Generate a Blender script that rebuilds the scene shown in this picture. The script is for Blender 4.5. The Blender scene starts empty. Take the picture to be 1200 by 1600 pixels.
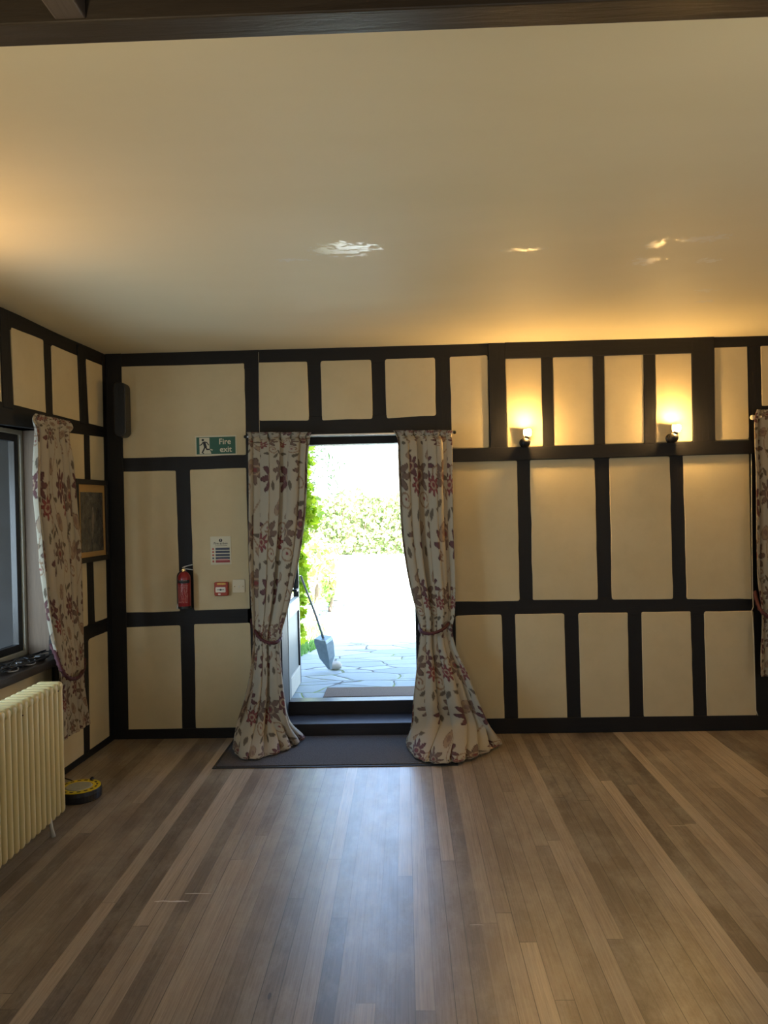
import bpy, bmesh, math, random
import numpy as np
from mathutils import Vector, Matrix
random.seed(7)
rng = np.random.default_rng(7)
sc = bpy.context.scene
COL = sc.collection
PI = math.pi

# ------------------------------------------------------------------ camera
CAM = Vector((0, 0, 1.65)); FPX = 1200.0
yaw, pitch, roll = 0.0267, -0.0071, -0.0222
_r = Vector((math.cos(yaw), math.sin(yaw), 0))
_f = Vector((-math.sin(yaw)*math.cos(pitch), math.cos(yaw)*math.cos(pitch), math.sin(pitch)))
_u = _r.cross(_f)
RX = _r*math.cos(roll) + _u*math.sin(roll)
RY = -_r*math.sin(roll) + _u*math.cos(roll)
cam_data = bpy.data.cameras.new('camera')
cam = bpy.data.objects.new('camera', cam_data); COL.objects.link(cam)
cam_data.sensor_fit = 'HORIZONTAL'; cam_data.sensor_width = 36; cam_data.lens = 36.0
cam_data.clip_start = 0.05; cam_data.clip_end = 300
mw = Matrix.Identity(4)
for i in range(3):
    mw[i][0] = RX[i]; mw[i][1] = RY[i]; mw[i][2] = -_f[i]; mw[i][3] = CAM[i]
cam.matrix_world = mw
sc.camera = cam

# ------------------------------------------------------------------ exposure, world, sun
sc.view_settings.view_transform = 'Standard'
sc.view_settings.look = 'None'
sc.view_settings.gamma = 1.0
sc.view_settings.exposure = 0.0
sc.view_settings.use_curve_mapping = False
world = bpy.data.worlds.new('sky'); sc.world = world
world.use_nodes = True
wt = world.node_tree; wt.nodes.clear()
wo = wt.nodes.new('ShaderNodeOutputWorld'); wb = wt.nodes.new('ShaderNodeBackground')
ws = wt.nodes.new('ShaderNodeTexSky')
ws.sky_type = 'NISHITA'; ws.sun_disc = False
ws.sun_elevation = math.radians(50); ws.sun_rotation = math.radians(170)
ws.air_density = 1.0; ws.dust_density = 2.5; ws.ozone_density = 1.0
wt.links.new(ws.outputs[0], wb.inputs[0]); wb.inputs[1].default_value = 1.65
wt.links.new(wb.outputs[0], wo.inputs[0])
SUN_STRENGTH = 78.0
def light(kind, name, loc, energy, color, rot=(0, 0, 0), **kw):
    d = bpy.data.lights.new(name, kind); d.energy = energy; d.color = color
    for k, v in kw.items(): setattr(d, k, v)
    o = bpy.data.objects.new(name, d); o.location = loc; o.rotation_euler = rot; COL.objects.link(o)
    return o
sun = light('SUN', 'sun', (0, -5, 12), SUN_STRENGTH, (1, .95, .86), angle=math.radians(0.6))
sun.rotation_euler = Vector((-0.14, 1.0, -1.42)).to_track_quat('-Z', 'Y').to_euler()
# added area lights before the solid right and rear walls, for assumed unseen windows
DAY = (0.86, 0.93, 1.0)
light('AREA', 'added_daylight_right', (3.40, 1.6, 1.3), 19, DAY, (0, math.radians(90), 0), shape='RECTANGLE', size=1.3, size_y=2.2)  # added inside the room; the window it stands for is only assumed
light('AREA', 'added_daylight_rear', (0.3, -3.8, 1.6), 19, DAY, (math.radians(90), 0, 0), shape='RECTANGLE', size=2.6, size_y=1.4)  # added behind the camera, no opening is built in that wall
light('AREA', 'daylight_left_window', (-2.80, 3.35, 1.35), 68, (.72, .87, 1), (0, math.radians(-90), math.radians(28)), shape='RECTANGLE', size=1.0, size_y=1.5)
WARM = (1.0, 0.56, 0.19)
BULB_E = 1350.0

# ------------------------------------------------------------------ picture point -> place
def ray(px, py):
    return RX*((px-600)/FPX) + RY*(-(py-800)/FPX) + _f
class Frame:
    def __init__(s, O, U, N):
        s.O = Vector(O); s.U = Vector(U).normalized(); s.N = Vector(N).normalized(); s.V = Vector((0, 0, 1))
    def P(s, u, v, n=0): return s.O + s.U*u + s.V*v + s.N*n
    def uv(s, px, py, n=0):
        d = ray(px, py); p0 = s.O + s.N*n
        t = (p0-CAM).dot(s.N)/d.dot(s.N); p = CAM + d*t - p0
        return (p.dot(s.U), p.dot(s.V))
    def at(s, px, py, n=0):
        u, v = s.uv(px, py, n); return s.P(u, v, n)
D = 5.53
BK = Frame((0, D, 0), (1, 0, 0), (0, -1, 0))
LF = Frame((-2.155, D, 0), (.055, 1, 0), (1, -.055, 0))
def floor_at(px, py, z=0):
    d = ray(px, py); t = (z-CAM.z)/d.z; return CAM + d*t
def plane_y(px, py, y):
    d = ray(px, py); t = (y-CAM.y)/d.y; return CAM + d*t

# ------------------------------------------------------------------ objects
ORG = {}
def tag(o, label=None, cat=None, group=None, kind=None):
    if label: o['label'] = label
    if cat: o['category'] = cat
    if group: o['group'] = group
    if kind: o['kind'] = kind
    return o
def thing(name, loc, label, cat, group=None):
    o = bpy.data.objects.new(name, None); COL.objects.link(o); o.location = loc
    o.empty_display_size = .1
    ORG[o.name] = Vector(loc)
    return tag(o, label, cat, group)
def obj(name, bm, mat, parent=None, label=None, smooth=False, bevel=0, base=None, seg=2):
    me = bpy.data.meshes.new(name)
    if isinstance(bm, bmesh.types.BMesh):
        bmesh.ops.recalc_face_normals(bm, faces=bm.faces)
        bm.to_mesh(me); bm.free()
    else:
        me.from_pydata([tuple(v) for v in bm[0]], [], bm[1]); me.update()
    org = Vector((0, 0, 0))
    if parent is not None: org = ORG[parent.name]
    elif base is not None: org = Vector(base)
    me.transform(Matrix.Translation(-org))
    o = bpy.data.objects.new(name, me); COL.objects.link(o)
    if parent is not None: o.parent = parent
    else: o.location = org
    ORG[o.name] = org
    if mat: me.materials.append(mat)
    if smooth:
        for p in me.polygons: p.use_smooth = True
    if bevel:
        m = o.modifiers.new('bevel', 'BEVEL'); m.width = bevel; m.segments = seg; m.limit_method = 'ANGLE'; m.angle_limit = math.radians(50)
    if label: o['label'] = label
    return o
def struct(name, bm, mat, **kw):
    o = obj(name, bm, mat, **kw); o['kind'] = 'structure'; return o
def BM(): return bmesh.new()
def box(bm, x0, x1, y0, y1, z0, z1, fr=None):
    P = (lambda a, b, c: Vector((a, b, c))) if fr is None else (lambda a, b, c: fr.P(a, b, c))
    vs = [bm.verts.new(P(a, b, c)) for a in (x0, x1) for b in (y0, y1) for c in (z0, z1)]
    for f in ((0, 1, 3, 2), (4, 6, 7, 5), (0, 4, 5, 1), (2, 3, 7, 6), (0, 2, 6, 4), (1, 5, 7, 3)):
        bm.faces.new([vs[i] for i in f])
    return bm
def prism(bm, fr, poly, n0, n1):
    a = [bm.verts.new(fr.P(u, v, n0)) for u, v in poly]; b = [bm.verts.new(fr.P(u, v, n1)) for u, v in poly]
    k = len(poly)
    bm.faces.new(a[::-1]); bm.faces.new(b)
    for i in range(k): bm.faces.new((a[i], a[(i+1) % k], b[(i+1) % k], b[i]))
    return bm
def pxprism(bm, fr, pxs, n0, n1):
    return prism(bm, fr, [fr.uv(x, y, n1) for x, y in pxs], n0, n1)
def tube(bm, pts, r, seg=8, cap=True):
    pts = [Vector(p) for p in pts]; rings = []
    rr = r if hasattr(r, '__len__') else [r]*len(pts)
    prev = None
    for i, p in enumerate(pts):
        t = (pts[min(i+1, len(pts)-1)]-pts[max(i-1, 0)]).normalized()
        a = Vector((0, 0, 1)) if prev is None else prev
        if abs(t.dot(a)) > .95 and prev is None: a = Vector((1, 0, 0))
        x = (a - t*a.dot(t)).normalized(); prev = x; y = t.cross(x)
        rings.append([bm.verts.new(p + (x*math.cos(2*PI*k/seg)+y*math.sin(2*PI*k/seg))*rr[i]) for k in range(seg)])
    for i in range(len(rings)-1):
        for k in range(seg):
            bm.faces.new((rings[i][k], rings[i][(k+1) % seg], rings[i+1][(k+1) % seg], rings[i+1][k]))
    if cap: bm.faces.new(rings[0][::-1]); bm.faces.new(rings[-1])
    return bm
def lathe(bm, c, prof, axis=Vector((0, 0, 1)), seg=28):
    axis = axis.normalized(); a = Vector((1, 0, 0)) if abs(axis.x) < .9 else Vector((0, 1, 0))
    x = (a-axis*a.dot(axis)).normalized(); y = axis.cross(x); c = Vector(c); rings = []
    for r, h in prof:
        rings.append([bm.verts.new(c+axis*h+(x*math.cos(2*PI*k/seg)+y*math.sin(2*PI*k/seg))*max(r, 1e-4)) for k in range(seg)])
    for i in range(len(rings)-1):
        for k in range(seg):
            bm.faces.new((rings[i][k], rings[i][(k+1) % seg], rings[i+1][(k+1) % seg], rings[i+1][k]))
    bm.faces.new(rings[0][::-1]); bm.faces.new(rings[-1])
    return bm
def rrect(u0, u1, v0, v1, r, k=5):
    out = []
    for cx, cy, a0 in ((u1-r, v1-r, 0), (u0+r, v1-r, 90), (u0+r, v0+r, 180), (u1-r, v0+r, 270)):
        for i in range(k+1):
            a = math.radians(a0+90*i/k); out.append((cx+r*math.cos(a), cy+r*math.sin(a)))
    return out

# ------------------------------------------------------------------ materials
class NT:
    def __init__(s, name):
        s.m = bpy.data.materials.new(name); s.m.use_nodes = True
        s.t = s.m.node_tree; s.b = s.t.nodes['Principled BSDF']; s.out = s.t.nodes['Material Output']
    def n(s, kind, **kw):
        x = s.t.nodes.new(kind)
        for k, v in kw.items(): setattr(x, k, v)
        return x
    def put(s, sock, v):
        if hasattr(v, 'is_linked'): s.t.links.new(v, sock)
        else: sock.default_value = v
    def math(s, op, a, b=0.0, c=None):
        x = s.n('ShaderNodeMath', operation=op); s.put(x.inputs[0], a); s.put(x.inputs[1], b)
        if c is not None: s.put(x.inputs[2], c)
        return x.outputs[0]
    def pos(s):
        g = s.n('ShaderNodeNewGeometry'); return g.outputs['Position']
    def sep(s, v):
        x = s.n('ShaderNodeSeparateXYZ'); s.put(x.inputs[0], v); return x.outputs
    def comb(s, x, y, z=0.0):
        c = s.n('ShaderNodeCombineXYZ'); s.put(c.inputs[0], x); s.put(c.inputs[1], y); s.put(c.inputs[2], z); return c.outputs[0]
    def mapping(s, v, scale=(1, 1, 1), loc=(0, 0, 0)):
        x = s.n('ShaderNodeMapping'); s.put(x.inputs[0], v); x.inputs['Scale'].default_value = scale; x.inputs['Location'].default_value = loc; return x.outputs[0]
    def noise(s, v, scale, detail=4, rough=.5, dist=0, col=False):
        x = s.n('ShaderNodeTexNoise'); s.put(x.inputs['Vector'], v); x.inputs['Scale'].default_value = scale
        x.inputs['Detail'].default_value = detail; x.inputs['Roughness'].default_value = rough; x.inputs['Distortion'].default_value = dist
        return x.outputs[1 if col else 0]
    def ramp(s, f, stops):
        x = s.n('ShaderNodeValToRGB'); s.put(x.inputs[0], f); e = x.color_ramp.elements
        while len(e) < len(stops): e.new(.5)
        for i, (p, c) in enumerate(stops):
            e[i].position = p; e[i].color = (*c, 1) if len(c) == 3 else c
        return x.outputs[0]
    def mix(s, f, a, b, mode='MIX'):
        x = s.n('ShaderNodeMix', data_type='RGBA', blend_type=mode)
        s.put(x.inputs[0], f)
        s.put(x.inputs[6], a if hasattr(a, 'is_linked') else (*a, 1)); s.put(x.inputs[7], b if hasattr(b, 'is_linked') else (*b, 1))
        return x.outputs[2]
    def bump(s, h, strength=.3, dist=.01):
        x = s.n('ShaderNodeBump'); x.inputs['Strength'].default_value = strength; x.inputs['Distance'].default_value = dist
        s.put(x.inputs['Height'], h); s.t.links.new(x.outputs[0], s.b.inputs['Normal'])
    def set(s, color=None, rough=None, metal=None, spec=None, **kw):
        if color is not None: s.put(s.b.inputs['Base Color'], color if hasattr(color, 'is_linked') else (*color, 1))
        if rough is not None: s.put(s.b.inputs['Roughness'], rough)
        if metal is not None: s.put(s.b.inputs['Metallic'], metal)
        if spec is not None: s.put(s.b.inputs['Specular IOR Level'], spec)
        for k, v in kw.items(): s.put(s.b.inputs[k], v)
        return s
def plain(name, color, rough=.5, metal=0, var=.12, scale=25, bump=0, **kw):
    s = NT(name); p = s.pos(); nz = s.noise(p, scale, 4)
    c = s.mix(nz, tuple(x*(1-var) for x in color), tuple(min(1, x*(1+var)) for x in color))
    s.set(c, rough, metal, **kw)
    if bump: s.bump(nz, bump, .005)
    return s.m

def m_plaster(name, col, dark, bumpd=.004):
    s = NT(name); p = s.pos()
    a = s.noise(p, 1.7, 5, .6); b = s.noise(p, 9, 6, .65)
    c = s.mix(s.ramp(a, [(.35, (0, 0, 0)), (.7, (1, 1, 1))]), dark, col)
    c = s.mix(s.math('MULTIPLY', s.ramp(b, [(.3, (1, 1, 1)), (.55, (0, 0, 0))]), .22), c, tuple(x*.84 for x in dark))
    s.set(c, .75, spec=.2)
    h = s.math('ADD', s.math('MULTIPLY', b, .6), s.math('MULTIPLY', s.noise(p, 60, 3), .15))
    s.bump(h, .35, bumpd); return s.m
M_PLASTER = m_plaster('cream_plaster', (.61, .53, .345), (.55, .47, .295))
def m_ceiling():
    s = NT('ceiling_plaster'); p = s.pos()
    a = s.noise(s.mapping(p, (.5, 1.6, 1)), 1.6, 4, .55); b = s.noise(p, 10, 6, .65)
    c = s.mix(a, (.68, .61, .41), (.76, .69, .49))
    # flaking patches
    xyz = s.sep(p); warp = s.noise(p, 20, 6, .8, col=True)
    w = s.sep(warp); mask = None
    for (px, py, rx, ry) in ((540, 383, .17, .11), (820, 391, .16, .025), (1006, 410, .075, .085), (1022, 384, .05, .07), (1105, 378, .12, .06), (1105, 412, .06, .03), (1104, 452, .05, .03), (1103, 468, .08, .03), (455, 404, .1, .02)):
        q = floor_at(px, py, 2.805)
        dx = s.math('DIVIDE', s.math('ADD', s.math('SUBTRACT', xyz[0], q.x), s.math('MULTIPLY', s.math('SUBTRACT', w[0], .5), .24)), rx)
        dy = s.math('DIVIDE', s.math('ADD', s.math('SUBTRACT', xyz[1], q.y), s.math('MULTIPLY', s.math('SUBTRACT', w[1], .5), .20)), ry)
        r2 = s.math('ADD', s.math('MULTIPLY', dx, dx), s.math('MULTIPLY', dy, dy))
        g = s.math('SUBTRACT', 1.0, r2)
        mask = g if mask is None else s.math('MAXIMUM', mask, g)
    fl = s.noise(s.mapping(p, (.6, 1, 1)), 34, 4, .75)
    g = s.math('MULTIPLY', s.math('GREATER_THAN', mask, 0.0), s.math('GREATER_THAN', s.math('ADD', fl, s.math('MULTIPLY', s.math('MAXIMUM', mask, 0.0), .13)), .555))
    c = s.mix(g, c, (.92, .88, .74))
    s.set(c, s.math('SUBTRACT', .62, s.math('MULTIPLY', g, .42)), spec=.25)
    h = s.math('ADD', s.math('MULTIPLY', b, .5), s.math('MULTIPLY', g, .9))
    s.bump(h, .3, .005); return s.m
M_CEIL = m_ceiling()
def m_wood(name, c0, c1, rough=.45, axis='z', spec=.28, bump=.5):
    s = NT(name); p = s.pos()
    sc_ = {'z': (14, 14, 1.2), 'x': (1.2, 14, 14), 'y': (14, 1.2, 14)}[axis]
    g = s.noise(s.mapping(p, sc_), 3.2, 7, .65, .6); k = s.noise(p, 1.5, 3)
    c = s.mix(g, c0, c1); c = s.mix(s.math('MULTIPLY', k, .3), c, tuple(x*.6 for x in c0))
    s.set(c, s.math('ADD', rough-.08, s.math('MULTIPLY', g, .2)), spec=spec); s.bump(g, bump, .004); return s.m
M_TIMBER = m_wood('black_stained_timber', (.006, .0065, .0075), (.0135, .0125, .013), .52)
M_TIMBERX = m_wood('black_stained_timber_rail', (.006, .0065, .0075), (.0135, .0125, .013), .52, 'x')
M_TIMBERY = m_wood('black_stained_timber_side', (.006, .0065, .0075), (.014, .0125, .0125), .52, 'y')
M_BEAM = m_wood('dark_brown_beam', (.030, .024, .018), (.075, .058, .042), .38, 'x')
M_JOIST = m_wood('weathered_joist', (.06, .045, .033), (.13, .10, .075), .5, 'y')
M_ROOFB = m_wood('dark_roof_boards', (.008, .006, .005), (.018, .014, .011), .5, 'x')
M_JAMB = m_wood('brown_reveal', (.10, .070, .048), (.21, .150, .105), .55, 'z')
M_SILL = m_wood('dark_sill_wood', (.025, .02, .018), (.06, .048, .04), .3, 'y')
M_STEP = m_wood('dark_step_wood', (.022, .022, .026), (.045, .044, .05), .33, 'x')

def m_floor():
    s = NT('floor_boards'); p = s.pos(); x, y, z = s.sep(p)[:3]
    W = .066
    xi = s.math('DIVIDE', x, W); idx = s.math('FLOOR', xi); fx = s.math('FRACT', xi)
    wn = s.n('ShaderNodeTexWhiteNoise', noise_dimensions='1D'); s.put(wn.inputs['W'], idx)
    off = s.math('MULTIPLY', wn.outputs[0], 17.0)
    yi = s.math('DIVIDE', s.math('ADD', y, off), 3.1); iy = s.math('FLOOR', yi); fy = s.math('FRACT', yi)
    w2 = s.n('ShaderNodeTexWhiteNoise', noise_dimensions='2D'); s.put(w2.inputs[0], s.comb(idx, iy))
    r = w2.outputs[0]
    tone = s.ramp(r, [(0, (.135, .104, .078)), (.25, (.20, .157, .118)), (.55, (.265, .21, .156)), (.8, (.35, .28, .208)), (1, (.47, .385, .29))])
    gv = s.comb(s.math('MULTIPLY', x, 110), s.math('ADD', s.math('MULTIPLY', y, 2.2), s.math('MULTIPLY', r, 40)), r)
    grain = s.noise(gv, 1.6, 6, .65, .3)
    c = s.mix(s.ramp(grain, [(.3, (.62, .62, .62)), (.7, (1.15, 1.15, 1.15))]), (0, 0, 0), tone, 'MIX')
    mx = s.n('ShaderNodeMix', data_type='RGBA', blend_type='MULTIPLY'); mx.inputs[0].default_value = 1
    s.put(mx.inputs[6], tone); s.put(mx.inputs[7], s.ramp(grain, [(.3, (.55, .53, .51)), (.7, (1.1, 1.1, 1.1))])); c = mx.outputs[2]
    # pale scuffs and worn dusty film
    sc1 = s.noise(s.mapping(p, (1.6, .7, 1)), 2.4, 9, .78)
    c = s.mix(s.math('MULTIPLY', s.ramp(sc1, [(.45, (0, 0, 0)), (.66, (1, 1, 1))]), .55), c, (.43, .39, .315))
    sc2 = s.noise(s.mapping(p, (3, 1.2, 1)), 9, 9, .85)
    c = s.mix(s.math('MULTIPLY', s.ramp(sc2, [(.60, (0, 0, 0)), (.72, (1, 1, 1))]), .35), c, (.52, .49, .44))
    # darker, less worn finish by the left wall
    near = s.ramp(s.math('ADD', x, s.math('MULTIPLY', s.math('SUBTRACT', sc1, .5), .5)), [(0, (0, 0, 0)), (1, (1, 1, 1))])
    e = s.math('ABSOLUTE', s.math('SUBTRACT', fx, .5)); gap = s.math('GREATER_THAN', e, .478)
    e2 = s.math('ABSOLUTE', s.math('SUBTRACT', fy, .5)); gap2 = s.math('GREATER_THAN', e2, .4993)
    gp = s.math('MAXIMUM', gap, gap2)
    gw = s.n('ShaderNodeTexWhiteNoise', noise_dimensions='1D'); s.put(gw.inputs['W'], s.math('ROUND', xi))
    gp = s.math('MULTIPLY', gp, s.math('ADD', .25, s.math('MULTIPLY', gw.outputs[0], .7)))
    c = s.mix(gp, c, (.03, .022, .016))
    for (px, py, rx, ry, cc) in ((268, 1408, .075, .005, (.8, .78, .74)), (310, 1396, .06, .003, (.7, .68, .62)), (421, 1556, .006, .020, (.02, .02, .02)), (1060, 1290, .05, .003, (.6, .55, .48)), (745, 1445, .03, .003, (.55, .5, .45))):
        q = floor_at(px, py); wv = s.math('MULTIPLY', s.math('SUBTRACT', s.noise(p, 22, 3), .5), .02)
        dx = s.math('DIVIDE', s.math('SUBTRACT', x, q.x), rx); dy = s.math('DIVIDE', s.math('ADD', s.math('SUBTRACT', y, q.y), wv), ry)
        m_ = s.math('LESS_THAN', s.math('ADD', s.math('MULTIPLY', dx, dx), s.math('MULTIPLY', dy, dy)), 1.0)
        c = s.mix(s.math('MULTIPLY', m_, .8), c, cc)
    rg = s.math('ADD', .23, s.math('MULTIPLY', s.noise(s.mapping(p, (2, 1, 1)), 5, 9, .8), .26))
    s.set(c, rg, spec=1.0)
    h = s.math('SUBTRACT', s.math('MULTIPLY', grain, .35), gp)
    s.bump(h, .28, .002)
    return s.m
M_FLOOR = m_floor()
def m_patio():
    s = NT('crazy_paving'); p = s.pos()
    wv = s.noise(p, 2.2, 3, .5, col=True)
    v = s.n('ShaderNodeMix', data_type='VECTOR'); v.inputs[0].default_value = .14
    s.put(v.inputs[4], s.mapping(p, (.8, 1.7, 1))); s.put(v.inputs[5], wv)
    vo = s.n('ShaderNodeTexVoronoi', feature='DISTANCE_TO_EDGE'); s.put(vo.inputs['Vector'], v.outputs[1]); vo.inputs['Scale'].default_value = 3.0
    vc = s.n('ShaderNodeTexVoronoi'); s.put(vc.inputs['Vector'], v.outputs[1]); vc.inputs['Scale'].default_value = 3.0
    tone = s.mix(s.sep(vc.outputs['Color'])[0], (.24, .31, .325), (.38, .45, .465))
    n2 = s.noise(p, 14, 6, .7)
    tone = s.mix(s.math('MULTIPLY', n2, .4), tone, (.17, .19, .20))
    j = s.math('LESS_THAN', vo.outputs['Distance'], s.math('ADD', .006, s.math('MULTIPLY', s.noise(p, 6, 3), .022)))
    moss = s.ramp(s.noise(p, 1.6, 4, .6), [(.52, (0, 0, 0)), (.6, (1, 1, 1))])
    jc = s.mix(moss, (.07, .075, .07), (.16, .24, .05))
    c = s.mix(j, tone, jc); s.set(c, .75)
    h = s.math('ADD', s.math('MULTIPLY', n2, .3), s.math('MULTIPLY', s.math('MINIMUM', vo.outputs['Distance'], .06), 14))
    s.bump(h, .6, .012); return s.m
M_PATIO = m_patio()
def m_leaf(name, c0, c1, trans=.45):
    s = NT(name); g = s.n('ShaderNodeNewGeometry'); r = g.outputs['Random Per Island']
    c = s.mix(r, c0, c1); s.set(c, .5)
    tr = s.n('ShaderNodeBsdfTranslucent'); s.put(tr.inputs[0], c)
    mx = s.n('ShaderNodeMixShader'); mx.inputs[0].default_value = trans
    s.t.links.new(s.b.outputs[0], mx.inputs[1]); s.t.links.new(tr.outputs[0], mx.inputs[2]); s.t.links.new(mx.outputs[0], s.out.inputs[0])
    return s.m
M_VINE = m_leaf('vine_leaf', (.20, .36, .015), (.50, .62, .03), .5)
M_HEDGE = m_leaf('hedge_leaf', (.14, .22, .07), (.42, .50, .26), .35)
M_CONIF = m_leaf('conifer_leaf', (.012, .04, .012), (.045, .09, .03), .15)
M_SHRUB = m_leaf('shrub_leaf', (.20, .38, .05), (.50, .60, .20), .4)
M_GRASS = m_leaf('grass_blade', (.10, .26, .05), (.25, .50, .14), .3)
M_BARK = plain('bark', (.16, .12, .08), .8, scale=12, bump=.5)
M_STONE = plain('grey_stone', (.42, .42, .38), .8, var=.3, scale=9, bump=.6)
M_SOIL = plain('garden_soil', (.34, .36, .20), .9, var=.3, scale=6)
def m_cloth(name, attr=True):
    s = NT(name); a = s.n('ShaderNodeAttribute'); a.attribute_name = 'weave'
    p = s.pos(); nz = s.noise(p, 420, 2)
    c = s.mix(s.math('MULTIPLY', nz, .25), a.outputs[0], s.mix(1.0, a.outputs[0], (.7, .7, .7), 'MULTIPLY'))
    s.set(c, .85, spec=.2)
    tr = s.n('ShaderNodeBsdfTranslucent'); s.put(tr.inputs[0], c)
    mx = s.n('ShaderNodeMixShader'); mx.inputs[0].default_value = .16
    s.t.links.new(s.b.outputs[0], mx.inputs[1]); s.t.links.new(tr.outputs[0], mx.inputs[2]); s.t.links.new(mx.outputs[0], s.out.inputs[0])
    s.bump(nz, .15, .001); return s.m
M_CLOTH = m_cloth('floral_linen')
M_TIE = plain('maroon_cord', (.060, .010, .014), .7, var=.4, scale=160, bump=.6)
M_RAD = plain('cream_radiator_paint', (.57, .48, .235), .4, var=.07, scale=9)
M_CHIP = plain('chipped_dark_metal', (.05, .035, .03), .6)
M_BLACKP = plain('black_plastic', (.012, .012, .014), .38, var=.2)
M_BLACKM = plain('black_iron', (.014, .013, .013), .45, metal=.3)
M_GRILLE = plain('speaker_cloth', (.016, .018, .020), .8, scale=300, var=.5, bump=.5)
M_RED = plain('red_paint', (.27, .018, .022), .33, var=.06)
M_REDC = plain('red_plastic', (.36, .045, .02), .35, var=.05)
M_WHITE = plain('white_plastic', (.74, .72, .64), .4, var=.03)
M_CREAMP = plain('cream_plate', (.66, .60, .44), .4, var=.03)
M_SIGNC = plain('sign_cream', (.60, .58, .44), .4, var=.02)
M_GREEN = plain('sign_green', (.008, .095, .065), .4, var=.05)
M_NAVY = plain('sign_navy', (.03, .04, .075), .45, var=.08)
M_INK = plain('black_ink', (.015, .015, .017), .5)
M_SILVER = plain('brushed_metal', (.55, .55, .53), .3, metal=.9, var=.06)
M_BRASS = plain('brass', (.75, .45, .16), .25, metal=.9)
M_YEL = plain('yellow_label', (.72, .55, .02), .5, var=.1, scale=60)
M_GREYL = plain('grey_label', (.33, .33, .25), .5, var=.2, scale=40)
M_FRAME = plain('black_picture_frame', (.007, .007, .007), .5, var=.2)
M_MOUNT = plain('tan_picture_mount', (.40, .25, .085), .6, var=.06)
M_MAT = plain('charcoal_mat', (.052, .050, .052), .95, var=.45, scale=220, bump=.8)
M_MAT = plain('charcoal_mat_pile', (.056, .050, .047), .95, var=.7, scale=120, bump=1.0)
M_RUB = plain('black_rubber', (.016, .016, .018), .55)
M_COIR = plain('brown_coir', (.13, .095, .07), .95, var=.35, scale=180, bump=.8)
M_CREAMW = plain('pale_painted_wood', (.46, .45, .38), .45, var=.08, scale=14)
M_LEAFG = plain('grey_green_paint', (.17, .19, .18), .5, var=.08)
M_TRACK = plain('white_track', (.85, .86, .86), .25, var=.03)
M_PAN = plain('galvanised_steel', (.24, .31, .35), .35, metal=.55, var=.2, scale=30)
M_HANDLE = plain('grey_handle', (.20, .21, .23), .4, metal=.3)
M_BRICKW = plain('dull_brick_render', (.05, .056, .065), .85, var=.35, scale=5, bump=.5)
def m_glass():
    s = NT('window_glass'); s.b.inputs['Base Color'].default_value = (.9, .95, 1, 1)
    s.b.inputs['Roughness'].default_value = 0; s.b.inputs['IOR'].default_value = 1.45
    tr = s.n('ShaderNodeBsdfTransparent'); tr.inputs[0].default_value = (.82, .86, .88, 1)
    gl = s.n('ShaderNodeBsdfGlossy'); gl.inputs['Roughness'].default_value = .02
    mx = s.n('ShaderNodeMixShader'); mx.inputs[0].default_value = .09
    s.t.links.new(tr.outputs[0], mx.inputs[1]); s.t.links.new(gl.outputs[0], mx.inputs[2]); s.t.links.new(mx.outputs[0], s.out.inputs[0])
    return s.m
M_GLASS = m_glass()
def m_emit(name, col, st):
    s = NT(name); e = s.n('ShaderNodeEmission'); e.inputs[0].default_value = (*col, 1); e.inputs[1].default_value = st
    s.t.links.new(e.outputs[0], s.out.inputs[0]); return s.m
M_BULB = m_emit('lit_bulb', (1, .58, .19), BULB_E)
def m_engraving():
    s = NT('faded_engraving'); p = s.pos(); x, y, z = s.sep(p)[:3]
    nz = s.noise(s.mapping(p, (1, 5, 3)), 4.5, 6, .65, 1.2)
    c = s.ramp(nz, [(.3, (.035, .032, .028)), (.5, (.065, .06, .05)), (.62, (.10, .09, .075)), (.8, (.19, .165, .13))])
    s.set(c, .25, spec=.6); return s.m
M_ENGR = m_engraving()

# ------------------------------------------------------------------ the setting: back wall
ZC = 2.80
du0 = BK.uv(436, 1100)[0]; du1 = BK.uv(655, 1100)[0]; DZ1 = BK.uv(550, 683)[1]
WT = .26
def panel(bm, fr, pxs, n1=.006, rad=.013):
    q = [Vector(fr.uv(x, y, 0)) for x, y in pxs]      # TL TR BR BL
    out = []
    for i in range(4):
        a, b, c = q[i-1], q[i], q[(i+1) % 4]
        d0 = (a-b).normalized(); d1 = (c-b).normalized(); r = rad*random.uniform(.5, 1.5)
        for t in (0, .33, .67, 1):
            k = (1-t)**2; l = t*t
            out.append(b + d0*r*k + d1*r*l)
        L = (c-b).length; m = int(L/.09)
        nn = Vector((-d1.y, d1.x))
        for j in range(1, m):
            out.append(b+(c-b)*(j/m)+nn*random.gauss(0, .0011))
    ctr = sum(out, Vector((0, 0)))/len(out)
    k = len(out)
    r0 = [bm.verts.new(fr.P(p.x, p.y, -.015)) for p in out]
    r1 = [bm.verts.new(fr.P(p.x, p.y, n1-.003)) for p in out]
    ins = [p+(ctr-p).normalized()*.005 for p in out]
    r2 = [bm.verts.new(fr.P(p.x, p.y, n1)) for p in ins]
    for A, B in ((r0, r1), (r1, r2)):
        for i in range(k): bm.faces.new((A[i], A[(i+1) % k], B[(i+1) % k], B[i]))
    bm.faces.new(r2)
bm = BM()
XL, XR = -2.40, 3.7
box(bm, XL, du0-.03, 0, ZC+.3, -WT, -.012, BK)
box(bm, du1+.03, XR, 0, ZC+.3, -WT, -.012, BK)
box(bm, du0-.03, du1+.03, DZ1+.03, ZC+.3, -WT, -.012, BK)
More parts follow.
